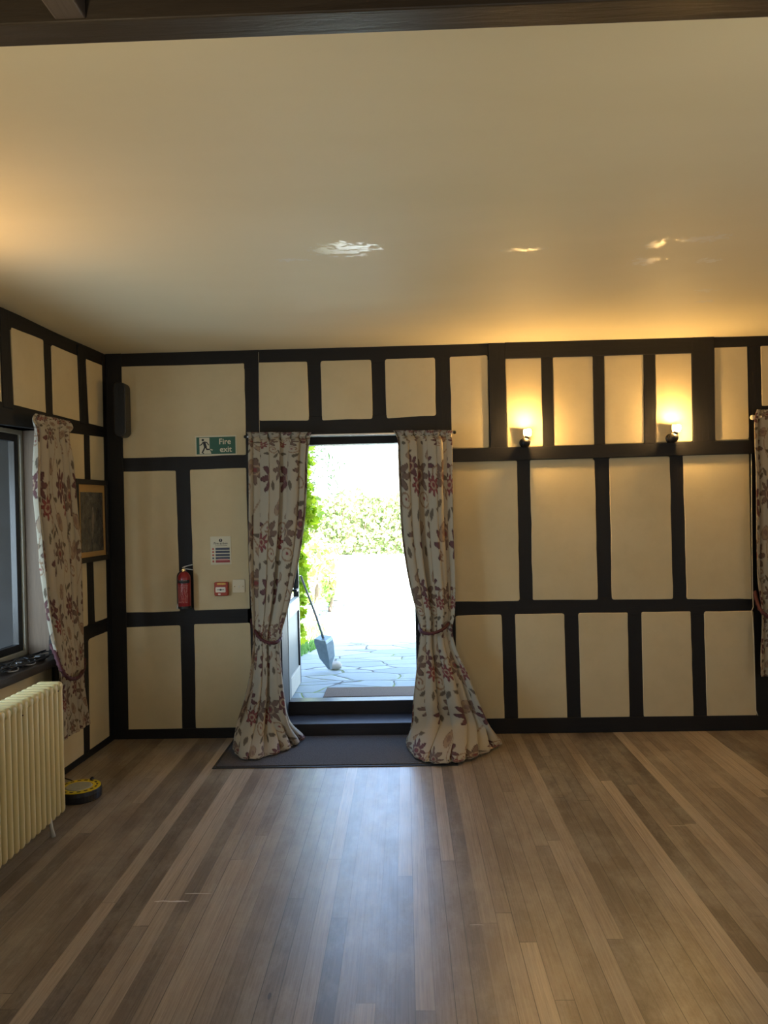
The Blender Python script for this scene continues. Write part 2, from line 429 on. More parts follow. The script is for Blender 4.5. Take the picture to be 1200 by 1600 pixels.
BACK_PANELS = [
 [(185,573),(382,567.5),(385,711),(191,716)], [(404,566.5),(480,565),(483.3,657.7),(405,658)],
 [(500.7,564),(580,562),(582.3,655),(503.3,657.3)], [(601.3,561.3),(680,558.7),(681.7,650),(604,654.3)],
 [(702.3,557.7),(761.7,555),(764.3,700),(705.7,700.7)],
 [(789.3,560.3),(845.4,558.9),(848.4,696.7),(792.3,699.7)], [(863,557.8),(926,556.3),(928.3,695.3),(865.2,696.7)],
 [(943.4,555.2),(1005,553.4),(1006.8,692.3),(945.2,694.2)], [(1023.3,551.5),(1080.9,550),(1082.7,689.4),(1024.8,691.6)],
 [(1115.7,540.9),(1167,539),(1170,686.8),(1116.8,688.7)], [(1188,537.6),(1290,534),(1290,631),(1189.8,634.4)],
 [(190.8,737),(274.8,735.5),(281.5,955),(196,957)], [(297,734),(385,731),(391,951),(303.5,953.8)],
 [(705.9,721.4),(807.7,719.8),(812,939),(710,940)], [(827.8,718.4),(928.7,717.3),(934,937),(832.5,937.5)],
 [(951.4,716.2),(1046,713.3),(1051.3,936),(956,937)], [(1066.6,711.4),(1169.6,708.9),(1174.5,936),(1072.6,936)],
 [(196,980.2),(282,976.8),(285,1139.4),(198.7,1143.9)], [(303.5,975.2),(391,973),(396,1137),(306.2,1138.3)],
 [(711.4,962),(783.4,960),(788.4,1124),(713.4,1126)], [(804.5,959.5),(881.5,958.4),(886.4,1123),(809.4,1123.6)],
 [(903.2,957.7),(980.6,957),(983.7,1121.5),(907.8,1122.6)], [(1002,956),(1078.6,955.3),(1083.5,1121.5),(1005.8,1121.2)],
 [(1099.6,955.3),(1176.6,954.2),(1181.8,1120.8),(1104.8,1121.5)]]
for q in BACK_PANELS: panel(bm, BK, q)
struct('wall_back', bm, M_PLASTER)
TN = [0]
def trim(fr, pxs, mat, n1=0.0, n0=-.03, bev=.003):
    TN[0] += 1
    return struct('trim_%d' % TN[0], pxprism(BM(), fr, pxs, n0, n1+.0005*(TN[0] % 5)), mat, bevel=bev)
trim(BK, [(164,551),(189,551),(201,1160),(176,1160)], M_TIMBER, .012)
trim(BK, [(160,553.5),(404,546),(404,576),(160,580)], M_TIMBERX, .004)
trim(BK, [(404,546),(763,534.5),(763,562),(404,573)], M_TIMBERX, .002)
trim(BK, [(186,709),(386,704),(388,739),(186,742)], M_TIMBERX)
trim(BK, [(379,560),(404,560),(411,1150),(390,1150)], M_TIMBER, .003)
trim(BK, [(404,652),(706,646),(706,678),(404,684)], M_TIMBERX, .004)
trim(BK, [(478,560),(503,560),(506,662),(481,662)], M_TIMBER)
trim(BK, [(578,558),(603,558),(606,659),(580,659)], M_TIMBER)
trim(BK, [(678,556),(704.5,556),(715,1150),(689,1150)], M_TIMBER, .003)
# the proud frame round the lit panels
trim(BK, [(763,536),(789,536),(792,702),(766,703)], M_TIMBER, .022)
trim(BK, [(789,534),(1083,525),(1082,551.5),(789,560)], M_TIMBERX, .020)
trim(BK, [(845.5,556),(863.5,556),(865.5,698),(848.5,698)], M_TIMBER, .010)
trim(BK, [(926.5,554),(943.8,554),(945.5,696),(928.7,696)], M_TIMBER, .010)
trim(BK, [(1005.5,551),(1023.6,551),(1025,694),(1007,694)], M_TIMBER, .010)
trim(BK, [(1081,526),(1116,524),(1117.5,690),(1083,692)], M_TIMBER, .022)
trim(BK, [(1116,524),(1300,518),(1300,537),(1116,544)], M_TIMBERX, .006)
trim(BK, [(703,701.5),(1178,687.5),(1178,708.5),(703,722)], M_TIMBERX, .030)
trim(BK, [(1166,522),(1189,522),(1206,1142),(1183,1142)][:0] or [(1168,524),(1188.5,524),(1202,1142),(1181,1142)], M_TIMBER, .002)
trim(BK, [(806,716),(829,716),(834,942),(811,942)], M_TIMBER)
trim(BK, [(927,714),(953,714),(958,940),(932,940)], M_TIMBER)
trim(BK, [(1044,711),(1068,711),(1074,939),(1049,939)], M_TIMBER)
trim(BK, [(706,936),(1180,932),(1180,958),(706,966)], M_TIMBERX, .002)
trim(BK, [(781,958),(806,958),(811,1128),(786,1128)], M_TIMBER)
trim(BK, [(879,956),(905,956),(910,1127),(884,1127)], M_TIMBER)
trim(BK, [(978,955),(1004,955),(1008,1126),(982,1126)], M_TIMBER)
trim(BK, [(1076,953),(1101,953),(1107,1125),(1081,1125)], M_TIMBER)
trim(BK, [(190,952),(394,948),(396,977),(190,984)], M_TIMBERX, .002)
trim(BK, [(272,732),(300,732),(306,956),(279,956)], M_TIMBER)
trim(BK, [(280,972),(306,972),(308,1142),(283,1142)], M_TIMBER)
struct('baseboard_back', pxprism(BM(), BK, [(176,1140.5),(420,1136),(420,1153),(176,1158)], -.03, .012), M_TIMBERX, bevel=.003)
struct('baseboard_back_right', pxprism(BM(), BK, [(690,1124),(1320,1116),(1320,1139),(690,1148)], -.03, .012), M_TIMBERX, bevel=.003)
# thin pale wire run down the post by the door
c = BM(); tube(c, [BK.at(404, 550, .008), BK.at(404.5, 610, .008), BK.at(405.5, 676, .008)], .0018, 6)
tag(obj('wire', c, M_SILVER, base=BK.at(405, 676, .008)), 'thin pale wire clipped down the black post above the left door curtain', 'wire')
# pale paint line where the plaster meets the right post, built as a tube
c = BM(); tube(c, [BK.at(x, y, .009) for x, y in ((1175, 692), (1174, 706), (1174.5, 800), (1176, 925), (1177, 948), (1174, 956), (1176, 965), (1178, 1000), (1181, 1110), (1184, 1118), (1192, 1120.5), (1210, 1119))], .0028, 6)
tag(obj('cable', c, M_CREAMP, base=BK.at(1184, 1118, .009), smooth=True), 'cream paint line running down the post beside the right-hand curtain', 'cable')
# window behind the curtain at the right: dark boarded panel
bm = BM()
for i in range(6):
    u0 = BK.uv(1190, 900)[0]+.02+i*.16; box(bm, u0, u0+.155, .17, 2.35, -.02, -.004, BK)
struct('door_2', bm, M_TIMBER, bevel=.002)

# doorway: jambs, head, step, threshold, door leaf
yb = D+WT
lx = plane_y(453, 1090, yb+.03).x
bm = BM(); box(bm, du0-.04, lx-.003, D, yb+.02, 0, DZ1+.05); struct('trim_door_left', bm, M_TIMBER, bevel=.003)
bm = BM(); box(bm, du1-.012, du1+.04, D, yb+.02, 0, DZ1+.05); struct('trim_door_right', bm, M_TIMBER, bevel=.003)
hz = plane_y(550, 694, D+.16).z
bm = BM(); box(bm, du0, du1, D+.14, yb+.02, hz, DZ1+.06); struct('trim_door_head', bm, M_TIMBERX, bevel=.003)
zt = BK.uv(560, 1130)[1]
bm = BM(); box(bm, du0-.0, du1+.0, D-.004, yb+.0, 0, zt)
tag(struct('trim_step', bm, M_STEP, bevel=.004))
q = plane_y(560, 1095, yb); ZT = q.z
bm = BM(); box(bm, du0-.02, du1+.02, yb, yb+.12, 0, ZT); struct('trim_threshold', bm, M_STEP, bevel=.004)
ZP = ZT-.014

# ------------------------------------------------------------------ left wall with window_1
wu1 = LF.uv(88, 900)[0]; wu0 = wu1-1.75
wv0 = LF.uv(83, 1029, .06)[1]; wv1 = LF.uv(40, 664)[1]
LT = .26
bm = BM()
UB = -9.6
box(bm, wu1, .3, 0, ZC+.3, -LT, -.012, LF)
box(bm, UB, wu0, 0, ZC+.3, -LT, -.012, LF)
box(bm, wu0, wu1, 0, wv0-.04, -LT, -.012, LF)
box(bm, wu0, wu1, wv1, ZC+.3, -LT, -.012, LF)
LEFT_PANELS = [
 [(-40,485),(0.9,503.8),(7.9,633.3),(-30,624)], [(16,510.8),(66.5,530.9),(70.9,647.6),(21,636.8)],
 [(79,537.9),(121,555.9),(126.9,660.4),(82.3,648)], [(133,560.3),(161.9,572),(166.3,669.5),(138.3,663.4)],
 [(95,666),(129.5,674.6),(136.5,977),(98,992)], [(139.5,676.9),(164.5,680.7),(169.8,964),(148.4,971.9)],
 [(137.4,999),(170.6,984.7),(174,1147.9),(140,1175.4)], [(92,1017),(127,1004),(129.9,1183),(94.5,1211)]]
for q in LEFT_PANELS: panel(bm, LF, q, rad=.016)
uA = LF.uv(84, 1000)[0]
struct('wall_left', bm, M_PLASTER)
def ltrim(pxs, mat, n1=0.0): return trim(LF, pxs, mat, n1)
ltrim([(-60,453),(168,552),(168,578),(-60,483)], M_TIMBERY, .004)
ltrim([(0,482),(14,487),(22,640),(6,636)], M_TIMBER, .016)
ltrim([(64,522),(80,528),(85,652),(69,650)], M_TIMBER)
ltrim([(122,538),(133,541),(139,664),(127,662)], M_TIMBER, .014)
ltrim([(-60,612),(170,669),(170,684),(-60,655)], M_TIMBERY, .010)
ltrim([(127,664),(142,668),(150,975),(134,980)], M_TIMBER)
ltrim([(160,555),(180,556),(185,1156),(172,1158)], M_TIMBER, .010)
ltrim([(84,1000),(174,962),(174,987),(84,1024)], M_TIMBERY, .002)
ltrim([(125,985),(139,985),(142,1178),(127,1188)], M_TIMBER)
ltrim([(84,660),(96,664),(97,1216),(86,1224)], M_TIMBER, .004)
struct('baseboard_left', pxprism(BM(), LF, [(-60,1316),(178,1146),(178,1160),(-60,1336)], -.03, .014), M_TIMBERY, bevel=.003)
# the same framing carried on along the left wall
ul = LF.uv(-55, 700)[0]
for z0, z1, n1 in ((LF.uv(0, 505)[1], ZC, .004), (LF.uv(0, 650)[1], LF.uv(0, 633)[1], .010)):
    bm = BM(); box(bm, -9.4, ul+.3, z0, z1, -.03, n1-.001, LF); TN[0] += 1; struct('trim_%d' % TN[0], bm, M_TIMBERY, bevel=.003)
for k in range(9):
    u = LF.uv(5, 560)[0]-.62*(k+1); bm = BM(); box(bm, u, u+.085, LF.uv(0, 640)[1], ZC, -.03, .001, LF); TN[0] += 1; struct('trim_%d' % TN[0], bm, M_TIMBER, bevel=.003)
bm = BM(); box(bm, -9.4, LF.uv(-55, 1330)[0]+.3, 0, .09, -.03, .013, LF); struct('baseboard_left_front', bm, M_TIMBERY, bevel=.003)
# reveal boards
bm = BM(); box(bm, wu1-.022, wu1, wv0, wv1, -LT-.02, -.008, LF); struct('trim_reveal_right', bm, M_JAMB, bevel=.002)
bm = BM(); box(bm, wu0, wu1, wv1-.0, wv1+.02, -LT, -.005, LF)
struct('trim_lintel', bm, M_JAMB, bevel=.002)
bm = BM(); box(bm, wu0-.02, wu1+.02, wv0-.05, wv0, -LT-.02, .075, LF); struct('trim_sill', bm, M_SILL, bevel=.006)
# window_1: cream outer frame, dark casements, glass
win = thing('window_1', LF.P((wu0+wu1)/2, wv0, -.2), None, None); win['kind'] = 'structure'
bm = BM(); a0, a1, b0, b1 = wu0, wu1-.022, wv0, wv1
def ring(bm, a0, a1, b0, b1, w, n0, n1):
    box(bm, a0, a0+w, b0, b1, n0, n1, LF); box(bm, a1-w, a1, b0, b1, n0, n1, LF)
    box(bm, a0+w, a1-w, b0, b0+w, n0, n1, LF); box(bm, a0+w, a1-w, b1-w, b1, n0, n1, LF)
ring(bm, a0, a1, b0, b1, .028, -.25, -.185)
obj('window_frame', bm, M_CREAMW, win, bevel=.003)
mid = (a0+a1)/2
for s0, s1 in ((a0+.028, mid-.012), (mid+.012, a1-.028)):
    bm = BM(); ring(bm, s0, s1, b0+.028, b1-.028, .045, -.24, -.20); cs = obj('casement', bm, M_BLACKP, win, bevel=.003)
    bm = BM(); box(bm, s0+.04, s1-.04, b0+.065, b1-.065, -.222, -.218, LF); obj('glass', bm, M_GLASS, cs)
bm = BM(); box(bm, mid-.012, mid+.012, b0+.028, b1-.028, -.25, -.19, LF); obj('mullion', bm, M_CREAMW, win)

# ------------------------------------------------------------------ other walls, floor, ceilings
bm = BM(); box(bm, -3.0, 3.7, -4.0, D+.0, -.05, 0); struct('floor', bm, M_FLOOR)
bm = BM(); box(bm, 3.55, 3.8, -4.2, D+.26, 0, 3.4); struct('wall_right', bm, M_PLASTER)
bm = BM(); box(bm, -3.1, 3.8, -4.2, -4.0, 0, 3.4); struct('wall_rear', bm, M_PLASTER)
YB = 1.84
# gently uneven plaster ceiling
xs = np.linspace(-2.75, 3.6, 90); ys = np.linspace(YB-.02, D+.02, 60); vs = []; fs = []
for j, y in enumerate(ys):
    for i, x in enumerate(xs):
        k = math.sin(min(1, max(0, (D-y)/3.7))*PI)
        z = ZC + k*(.012*math.sin(2.1*x+1.3*y)+.010*math.sin(3.7*y+.6*x)+.006*math.sin(5.3*x-2*y))
        vs.append((x, y, z))
n = len(xs)
for j in range(len(ys)-1):
    for i in range(n-1): fs.append((j*n+i, (j+1)*n+i, (j+1)*n+i+1, j*n+i+1))
k0 = len(vs); vs += [(x, y, ZC+.12) for y in (ys[0], ys[-1]) for x in (xs[0], xs[-1])]
fs += [(k0, k0+1, k0+3, k0+2), (0, n-1, k0+1, k0), ((len(ys)-1)*n, k0+2, k0+3, len(ys)*n-1)]
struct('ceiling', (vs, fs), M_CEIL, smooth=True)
bm = BM(); box(bm, -2.8, 3.6, YB-.085, YB, ZC-.02, ZC+.32); struct('trim_ceiling_beam', bm, M_BEAM, bevel=.004)
for i in range(5):
    pass
bm = BM()
for i in range(30):
    y0 = -4.0+i*.195; box(bm, -3.0, 3.6, y0, y0+.19, 3.08, 3.12)
struct('ceiling_boards', bm, M_ROOFB, bevel=.004)
for x in (-2.0, -.742, .62+.4, 2.2):
    bm = BM(); box(bm, x-.036, x+.036, -4.0, YB-.085, ZC-.015, ZC+.16); TN[0] += 1; struct('trim_%d' % TN[0], bm, M_JOIST, bevel=.004)
# unseen roof over the room, widened left to shade the outbuilding and near paving
bm = BM(); box(bm, -8, 4.2, -4.4, 6.25, 3.13, 3.22); struct('roof', bm, M_ROOFB)

# ------------------------------------------------------------------ wall lamps
def wall_light(fr, px, py, bx, by, label):
    c = fr.at(px, py, .070); b = fr.at(bx, by, .105)
    return wall_light_at(fr, c, b, label)
def wall_light_at(fr, c, b, label):
    t = thing('wall_light', c - fr.N*.06, label, 'wall light', 'candle bulb wall lights')
    bm = BM(); lathe(bm, c, [(.006, -.036), (.020, -.031), (.031, -.018), (.036, 0), (.031, .018), (.020, .030), (.008, .036)], Vector((0, 0, 1)), 24)
    obj('holder', bm, M_BLACKM, t, smooth=True)
    bm = BM(); lathe(bm, c-fr.N*.070, [(.034, 0), (.034, .006), (.026, .012), (.012, .03)], fr.N, 20); obj('wall_plate', bm, M_BLACKM, t, smooth=True)
    ax = (b-c).normalized()
    bm = BM(); lathe(bm, c+ax*.030, [(.014, 0), (.016, .004), (.016, .016), (.013, .020)], ax, 16); obj('socket', bm, M_BLACKM, t, smooth=True)
    bm = BM(); lathe(bm, c+ax*.050, [(.008, 0), (.011, .004), (.018, .014), (.021, .024), (.019, .035), (.012, .044), (.003, .048)], ax, 20); obj('bulb', bm, M_BULB, t, smooth=True)
    e = c+ax*.050  # curved shield added to keep bulb light off the wall and glow like glare
    bm = BM(); k = 12; A = []
    for i in range(k+1):
        a_ = PI*i/k; x = -math.cos(a_)*.027; n_ = -math.sin(a_)*.024-.003
        A.append([bm.verts.new(e+fr.U*x+fr.N*n_+fr.V*z) for z in (-.004, .048)])
    for i in range(k): bm.faces.new((A[i][0], A[i+1][0], A[i+1][1], A[i][1]))
    o = obj('added_shield', bm, M_CREAMP, t, smooth=True); sm = o.modifiers.new('t', 'SOLIDIFY'); sm.thickness = .0015
    return t
wall_light(BK, 821, 691, 828, 668, 'left one of two lit round wall lights on the black rail')
wall_light(BK, 1052, 684, 1063, 660, 'right one of two lit round wall lights on the black rail, nearer the curtain')
# spots for assumed lamps out of view round the room, plus two added ceiling fills
def uplight(name, loc, e, col, aim, ang=130):
    o = light('SPOT', name, loc, e, col, shadow_soft_size=.06, spot_size=math.radians(ang), spot_blend=1.0)
    o.rotation_euler = (Vector(aim)-Vector(loc)).to_track_quat('-Z', 'Y').to_euler()
uplight('assumed_lamp_left_wall', (-2.02, 2.85, 2.20), 27, WARM, (-1.7, 2.85, 2.8), 150)
uplight('assumed_lamp_right_wall', (3.35, 2.9, 2.2), 20, WARM, (3.0, 2.9, 2.8), 150)
uplight('added_ceiling_fill_left', (-.9, .7, 1.95), 40, (1, .83, .54), (-.7, 2.7, 2.8), 110)  # added spot without a fixture, brightens the left of the ceiling
uplight('added_ceiling_fill_right', (1.3, .7, 1.95), 38, (1, .83, .54), (1.2, 2.7, 2.8), 110)  # its added twin for the right of the ceiling

light('POINT', 'assumed_lamp_rear_left', (-2.2, -1.8, 2.2), 10, WARM, shadow_soft_size=.05)  # assumed unseen lamp behind the camera, point light without a fixture
light('POINT', 'assumed_lamp_rear_right', (3.3, -1.2, 2.2), 10, WARM, shadow_soft_size=.05)  # second assumed lamp out of view, also without a fixture

# ------------------------------------------------------------------ woven floral cloth
BASE = np.array([.42, .38, .30]); C_MAR = np.array([.130, .062, .064]); C_BRN = np.array([.17, .118, .095])
C_TAN = np.array([.31, .235, .165]); C_LEAF = np.array([.125, .105, .078]); C_RED = np.array([.22, .065, .065]); C_VINE = np.array([.26, .17, .11])
TW, TH = .46, .50
MOTIFS = []
def motif(*a): MOTIFS.append(a)
for (x, y, s, c) in ((.09, .08, .082, C_MAR), (.32, .12, .068, C_BRN), (.21, .34, .078, C_BRN), (.42, .38, .066, C_MAR), (.02, .30, .045, C_RED)):
    motif('star', x, y, s, 0, c)
for (x, y, s, r) in ((.20, .13, .042, .4), (.36, .25, .046, 2.2), (.10, .42, .044, 1.2), (.29, .45, .038, 3.6)):
    motif('bud', x, y, s, r, C_TAN)
for (x, y, r) in ((.15, .21, .5), (.18, .23, 2.3), (.27, .20, -.6), (.30, .22, 1.0), (.40, .16, .2), (.38, .46, 1.4), (.42, .47, -.3), (.01, .19, 1.8), (.05, .21, .3), (.14, .47, 2.6), (.245, .05, 1.5), (.33, .33, .2), (.11, .30, 2.0)):
    motif('leaf', x, y, .024, r, C_LEAF)
for (x, y, s, r) in ((.25, .25, .036, .5), (.05, .36, .034, 2.5), (.40, .06, .034, 4.0), (.17, .04, .028, 1.0)):
    motif('curl', x, y, s, r, C_VINE)
motif('vine', .13, 0, .045, 1, C_VINE); motif('vine', .35, 0, .05, 1, C_VINE)
def weave(u, v):
    col = np.repeat(BASE[None, :], len(u), 0).astype(float)
    wob = .004*np.sin(u*61+v*37)
    for k, cx, cy, s, r, c in MOTIFS:
        dx = (u-cx+TW/2) % TW - TW/2 + wob; dy = (v-cy+TH/2) % TH - TH/2 + .003*np.cos(u*80)
        if k == 'vine':
            d = (u-cx-s*np.sin(2*PI*v/TH)+TW/2) % TW - TW/2
            m = np.abs(d) < .0026; col[m] = c; continue
        near = (np.abs(dx) < s*1.5) & (np.abs(dy) < s*1.5)
        x = dx[near]; y = dy[near]; rr = np.hypot(x, y); th = np.arctan2(y, x)+r; cc = col[near]
        if k == 'star':
            R = s*(.50+.50*np.abs(np.cos(4*th))**1.5)
            m = rr < R; cc[m] = c
            e = m & (np.abs(np.sin(4*th)) > .95) & (rr > .25*s); cc[e] = c*.45+BASE*.35
            e = m & (rr > R-.006) & (rr > .4*s); cc[e] = c*.55
            e = (np.abs(rr-.30*s) < .0035); cc[e] = C_TAN*1.15
            e = rr < .15*s; cc[e] = C_RED*.9
        elif k == 'bud':
            xx = x*math.cos(r)-y*math.sin(r); yy = x*math.sin(r)+y*math.cos(r)
            w = .62*s*np.clip(1-(yy/s)**2, 0, 1)**.5*(1+.35*yy/s)
            m = (np.abs(yy) < s) & (np.abs(xx) < w); cc[m] = C_TAN
            e = m & (np.abs(np.abs(xx)-w) < .0045); cc[e] = C_BRN
            e = m & (rr < .35*s); cc[e] = C_BRN*1.3
        elif k == 'leaf':
            xx = x*math.cos(r)-y*math.sin(r); yy = x*math.sin(r)+y*math.cos(r)
            m = (np.abs(xx) < s) & (np.abs(yy) < .42*s*(1-(xx/s)**2)); cc[m] = c
        elif k == 'curl':
            m = (np.abs(rr-s*(.45+.5*((th % (2*PI))/(2*PI)))) < .0034); cc[m] = c
            m = rr < .16*s; cc[m] = C_RED
        col[near] = cc
    return col

def catmull(K, t):
    K = np.asarray(K, float); n = len(K)-1; x = np.clip(t*n, 0, n-1e-6); i = x.astype(int); f = (x-i)[:, None, None]
    p0 = K[np.maximum(i-1, 0)]; p1 = K[i]; p2 = K[i+1]; p3 = K[np.minimum(i+2, n)]
    return .5*((2*p1)+(-p0+p2)*f+(2*p0-5*p1+4*p2-p3)*f**2+(-p0+3*p1-3*p2+p3)*f**3)
def curtain_mesh(name, fr, rows, nf, amp, W, H, nc, nr, seed, zmin=None, pinch=.5, uoff=0, voff=0, edge=.6):
    """rows: list of (points across [3D], fold amplitude); returns verts, faces, colour"""
    r_ = np.random.default_rng(seed)
    S = np.linspace(0, 1, nc); T = np.linspace(0, 1, nr)
    ph = r_.uniform(-.5, .5); f2 = nf*(1.0)
    warp = S + .30/nf*np.sin(2*PI*S*1.2+ph)
    # lateral gathering: cloth bunches towards the fold fronts
    K = []
    for pts, a in rows:
        P = np.array([list(p) for p in pts]); s0 = np.linspace(0, 1, len(P))
        sw = np.clip(S + pinch/(2*PI*nf)*np.sin(4*PI*nf*warp)*.5, 0, 1)
        K.append(np.stack([np.interp(sw, s0, P[:, k]) for k in range(3)], 1))
    G = catmull(K, T)
    A = np.interp(T, np.linspace(0, 1, len(rows)), [a for _, a in rows])
    phi = .9*np.sin(T*3.1+ph*3)*.5
    N = np.array(fr.N); U = np.array(fr.U)
    jitter = 1+.35*np.sin(2*PI*S*2.3+seed)
    prof = np.cos(PI*nf*warp[None, :]+.5*phi[:, None]*(.6+.8*S[None, :]))
    prof = 1.75*np.abs(prof)**.75-1.0
    off = amp*A[:, None]*jitter[None, :]*prof
    off += amp*A[:, None]*.13*np.sin(2*PI*nf*1.6*S[None, :]+4*T[:, None])
    G = G + off[:, :, None]*N[None, None, :]
    lat = amp*A[:, None]*.55*np.sin(2*PI*nf*warp[None, :]+phi[:, None]+.8)*np.minimum(1, 12*S*(1-S))[None, :]
    G = G + lat[:, :, None]*U[None, None, :]
    if zmin is not None: G[:, :, 2] = np.maximum(G[:, :, 2], zmin + .006*np.abs(np.sin(S*31))[None, :])
    uu = np.repeat((S*W+uoff)[None, :], nr, 0).ravel(); vv = np.repeat((T*H+voff)[:, None], nc, 1).ravel()
    col = weave(uu, -vv)
    # plain hem at the front edge
    idx = np.arange(nr*nc).reshape(nr, nc)
    q = np.stack([idx[:-1, :-1], idx[:-1, 1:], idx[1:, 1:], idx[1:, :-1]], -1).reshape(-1, 4)
    return G, q, col
def curtain_obj(name, G, q, col, parent, mat):
    me = bpy.data.meshes.new(name); V = G.reshape(-1, 3) - np.array(ORG[parent.name])
    me.vertices.add(len(V)); me.vertices.foreach_set('co', V.astype(np.float32).ravel())
    me.loops.add(len(q)*4); me.loops.foreach_set('vertex_index', q.astype(np.int32).ravel())
    me.polygons.add(len(q)); me.polygons.foreach_set('loop_start', np.arange(0, len(q)*4, 4, dtype=np.int32)); me.polygons.foreach_set('loop_total', np.full(len(q), 4, dtype=np.int32))
    me.update(); me.validate()
    at = me.color_attributes.new('weave', 'FLOAT_COLOR', 'POINT')
    at.data.foreach_set('color', np.concatenate([col, np.ones((len(col), 1))], 1).astype(np.float32).ravel())
    me.polygons.foreach_set('use_smooth', np.ones(len(q), dtype=bool))
    me.materials.append(mat)
    o = bpy.data.objects.new(name, me); COL.objects.link(o); o.parent = parent; ORG[o.name] = ORG[parent.name]
    sm = o.modifiers.new('cloth_thickness', 'SOLIDIFY'); sm.thickness = .0025; sm.offset = 0
    return o
def smooth_pts(pts, k=10):
    K = np.array([[list(p)] for p in pts]); t = np.linspace(0, 1, (len(pts)-1)*k+1)
    return [Vector(p[0]) for p in catmull(K, t)]
def tieback(pts, parent, r=.011):
    bm = BM(); P = smooth_pts(pts, 10)
    tube(bm, P, r, 8)
    # twisted strand
    Q = []
    for i, p in enumerate(P): Q.append(p+Vector((math.cos(i*1.3), math.sin(i*1.3), math.sin(i*1.3+1)))*r*.7)
    tube(bm, Q, r*.55, 6)
    return obj('tieback', bm, M_TIE, parent, smooth=True)

def hung(fr, lst):
    out = []
    for py, xl, xr, n, a in lst:
        h = .0
        out.append(([fr.at(xl, py, n), fr.at((xl+xr)/2, py, n), fr.at(xr, py, n)], a))
    return out
def door_curtain(label, upper, lower, hem, tie, seed, nf, flip=False, grp='floral door curtains'):
    root = thing('door_curtain', BK.at((upper[0][1]+upper[0][2])/2, upper[-1][0], .2)*1.0, label, 'curtain', None)
    rows = hung(BK, upper) + hung(BK, lower)
    z = .016
    H3 = [floor_at(x, y, z) for x, y in hem]
    # one row just above the floor, slightly inside the hem, then the hem itself lying on the floor
    last = rows[-1][0]
    pre = []
    for i, h in enumerate(H3):
        s = i/(len(H3)-1); l = last[0].lerp(last[-1], s)
        pre.append(l.lerp(h, .86)*1.0); pre[-1].z = .05
    rows.append((pre, .6)); rows.append((H3, .2))
    H = 2.12
    G, q, col = curtain_mesh('cloth', BK, rows, nf, .062, 1.35, H, 340, 460, seed, zmin=z, voff=seed*.13, uoff=seed*.21)
    curtain_obj('cloth', G, q, col, root, M_CLOTH)
    tieback([BK.at(x, y, n) for x, y, n in tie], root)
    return root
door_curtain('left door curtain, floral linen, gathered by a maroon tieback beside the fire call point',
    [(676,387,487,.10,.75), (683,389,485,.095,.25), (692,390,484,.095,.85), (715,390,481,.10,1.0), (760,391,480,.10,1), (810,391,477,.10,1), (860,391,470,.11,1), (910,393,460,.12,.95), (955,395,449,.13,.75), (985,396,441,.14,.5)],
    [(1010,396,438,.15,.5), (1045,393,440,.17,.8), (1085,386,444,.20,1.1), (1125,373,452,.23,1.2)],
    [(364,1170),(372,1183),(386,1188),(405,1185),(425,1180),(445,1173),(463,1163),(477,1154)],
    [(393,968,.02),(397,982,.13),(406,997,.21),(419,1004,.24),(431,1004,.23),(438,998,.17),(439,990,.10)], 3, 7)
door_curtain('right door curtain, floral linen, spreading wide onto the floor below its maroon tieback',
    [(673,614,707,.10,.75), (680,618,706,.095,.25), (690,621,706,.095,.85), (715,622,706,.10,1), (765,624,706,.10,1), (825,627,707,.10,1), (880,634,709,.11,1), (925,643,710,.12,.95), (960,652,709,.13,.75), (984,656,706,.14,.5)],
    [(1012,654,712,.16,.6), (1050,650,729,.19,.9), (1095,645,747,.23,1.15), (1130,642,763,.27,1.25)],
    [(634,1160),(642,1178),(660,1190),(685,1194),(710,1192),(735,1186),(760,1176),(785,1162)],
    [(656,975,.08),(657,985,.18),(668,990,.24),(682,988,.25),(695,981,.21),(703,970,.12),(706,958,.02)], 5, 7)
# window curtain on the left wall
root = thing('window_curtain', LF.at(95, 900, .1), 'floral curtain at the left window, tied back above the radiator', 'curtain')
rows = hung(LF, [(649,52,108,.10,.4), (660,46,112,.10,.5), (676,55,104,.09,.7), (720,55,110,.09,1), (780,55,115,.09,1), (840,61,121,.09,1), (890,66,124,.09,1), (940,72,126,.10,.9), (985,80,128,.10,.8), (1030,90,130,.12,.5), (1052,93,130,.12,.5), (1085,88,131,.11,.8), (1120,86,135,.10,1), (1146,86,139,.10,1)])
# the header slopes with the wall: rows follow the wall's level
def level_rows(fr, lst):
    out = []
    for py, xl, xr, n, a in lst:
        pc = fr.at((xl+xr)/2, py, n); zc = pc.z
        def fix(x):
            p = fr.at(x, py, n); return Vector((p.x, p.y, zc))
        out.append(([fix(xl), fix((xl+xr)/2), fix(xr)], a))
    return out
rows = level_rows(LF, [(652,54,106,.10,.4), (662,49,111,.10,.5), (678,55,104,.09,.7), (720,55,110,.09,1), (780,55,115,.09,1), (840,61,121,.09,1), (890,66,124,.09,1), (940,72,126,.10,.9), (985,80,128,.10,.8), (1025,89,130,.12,.5), (1052,93,130,.12,.5), (1085,88,131,.11,.8), (1120,86,135,.10,1), (1146,86,139,.10,1)])
G, q, col = curtain_mesh('cloth', LF, rows, 4, .030, 1.05, 1.85, 220, 400, 11, voff=.1, uoff=.3)
curtain_obj('cloth', G, q, col, root, M_CLOTH)
tieback([LF.at(x, y, n) for x, y, n in ((80,1008,.03),(87,1022,.12),(94,1042,.19),(104,1057,.21),(114,1061,.20),(124,1057,.18),(131,1044,.10),(131,1030,.02))], root, .012)
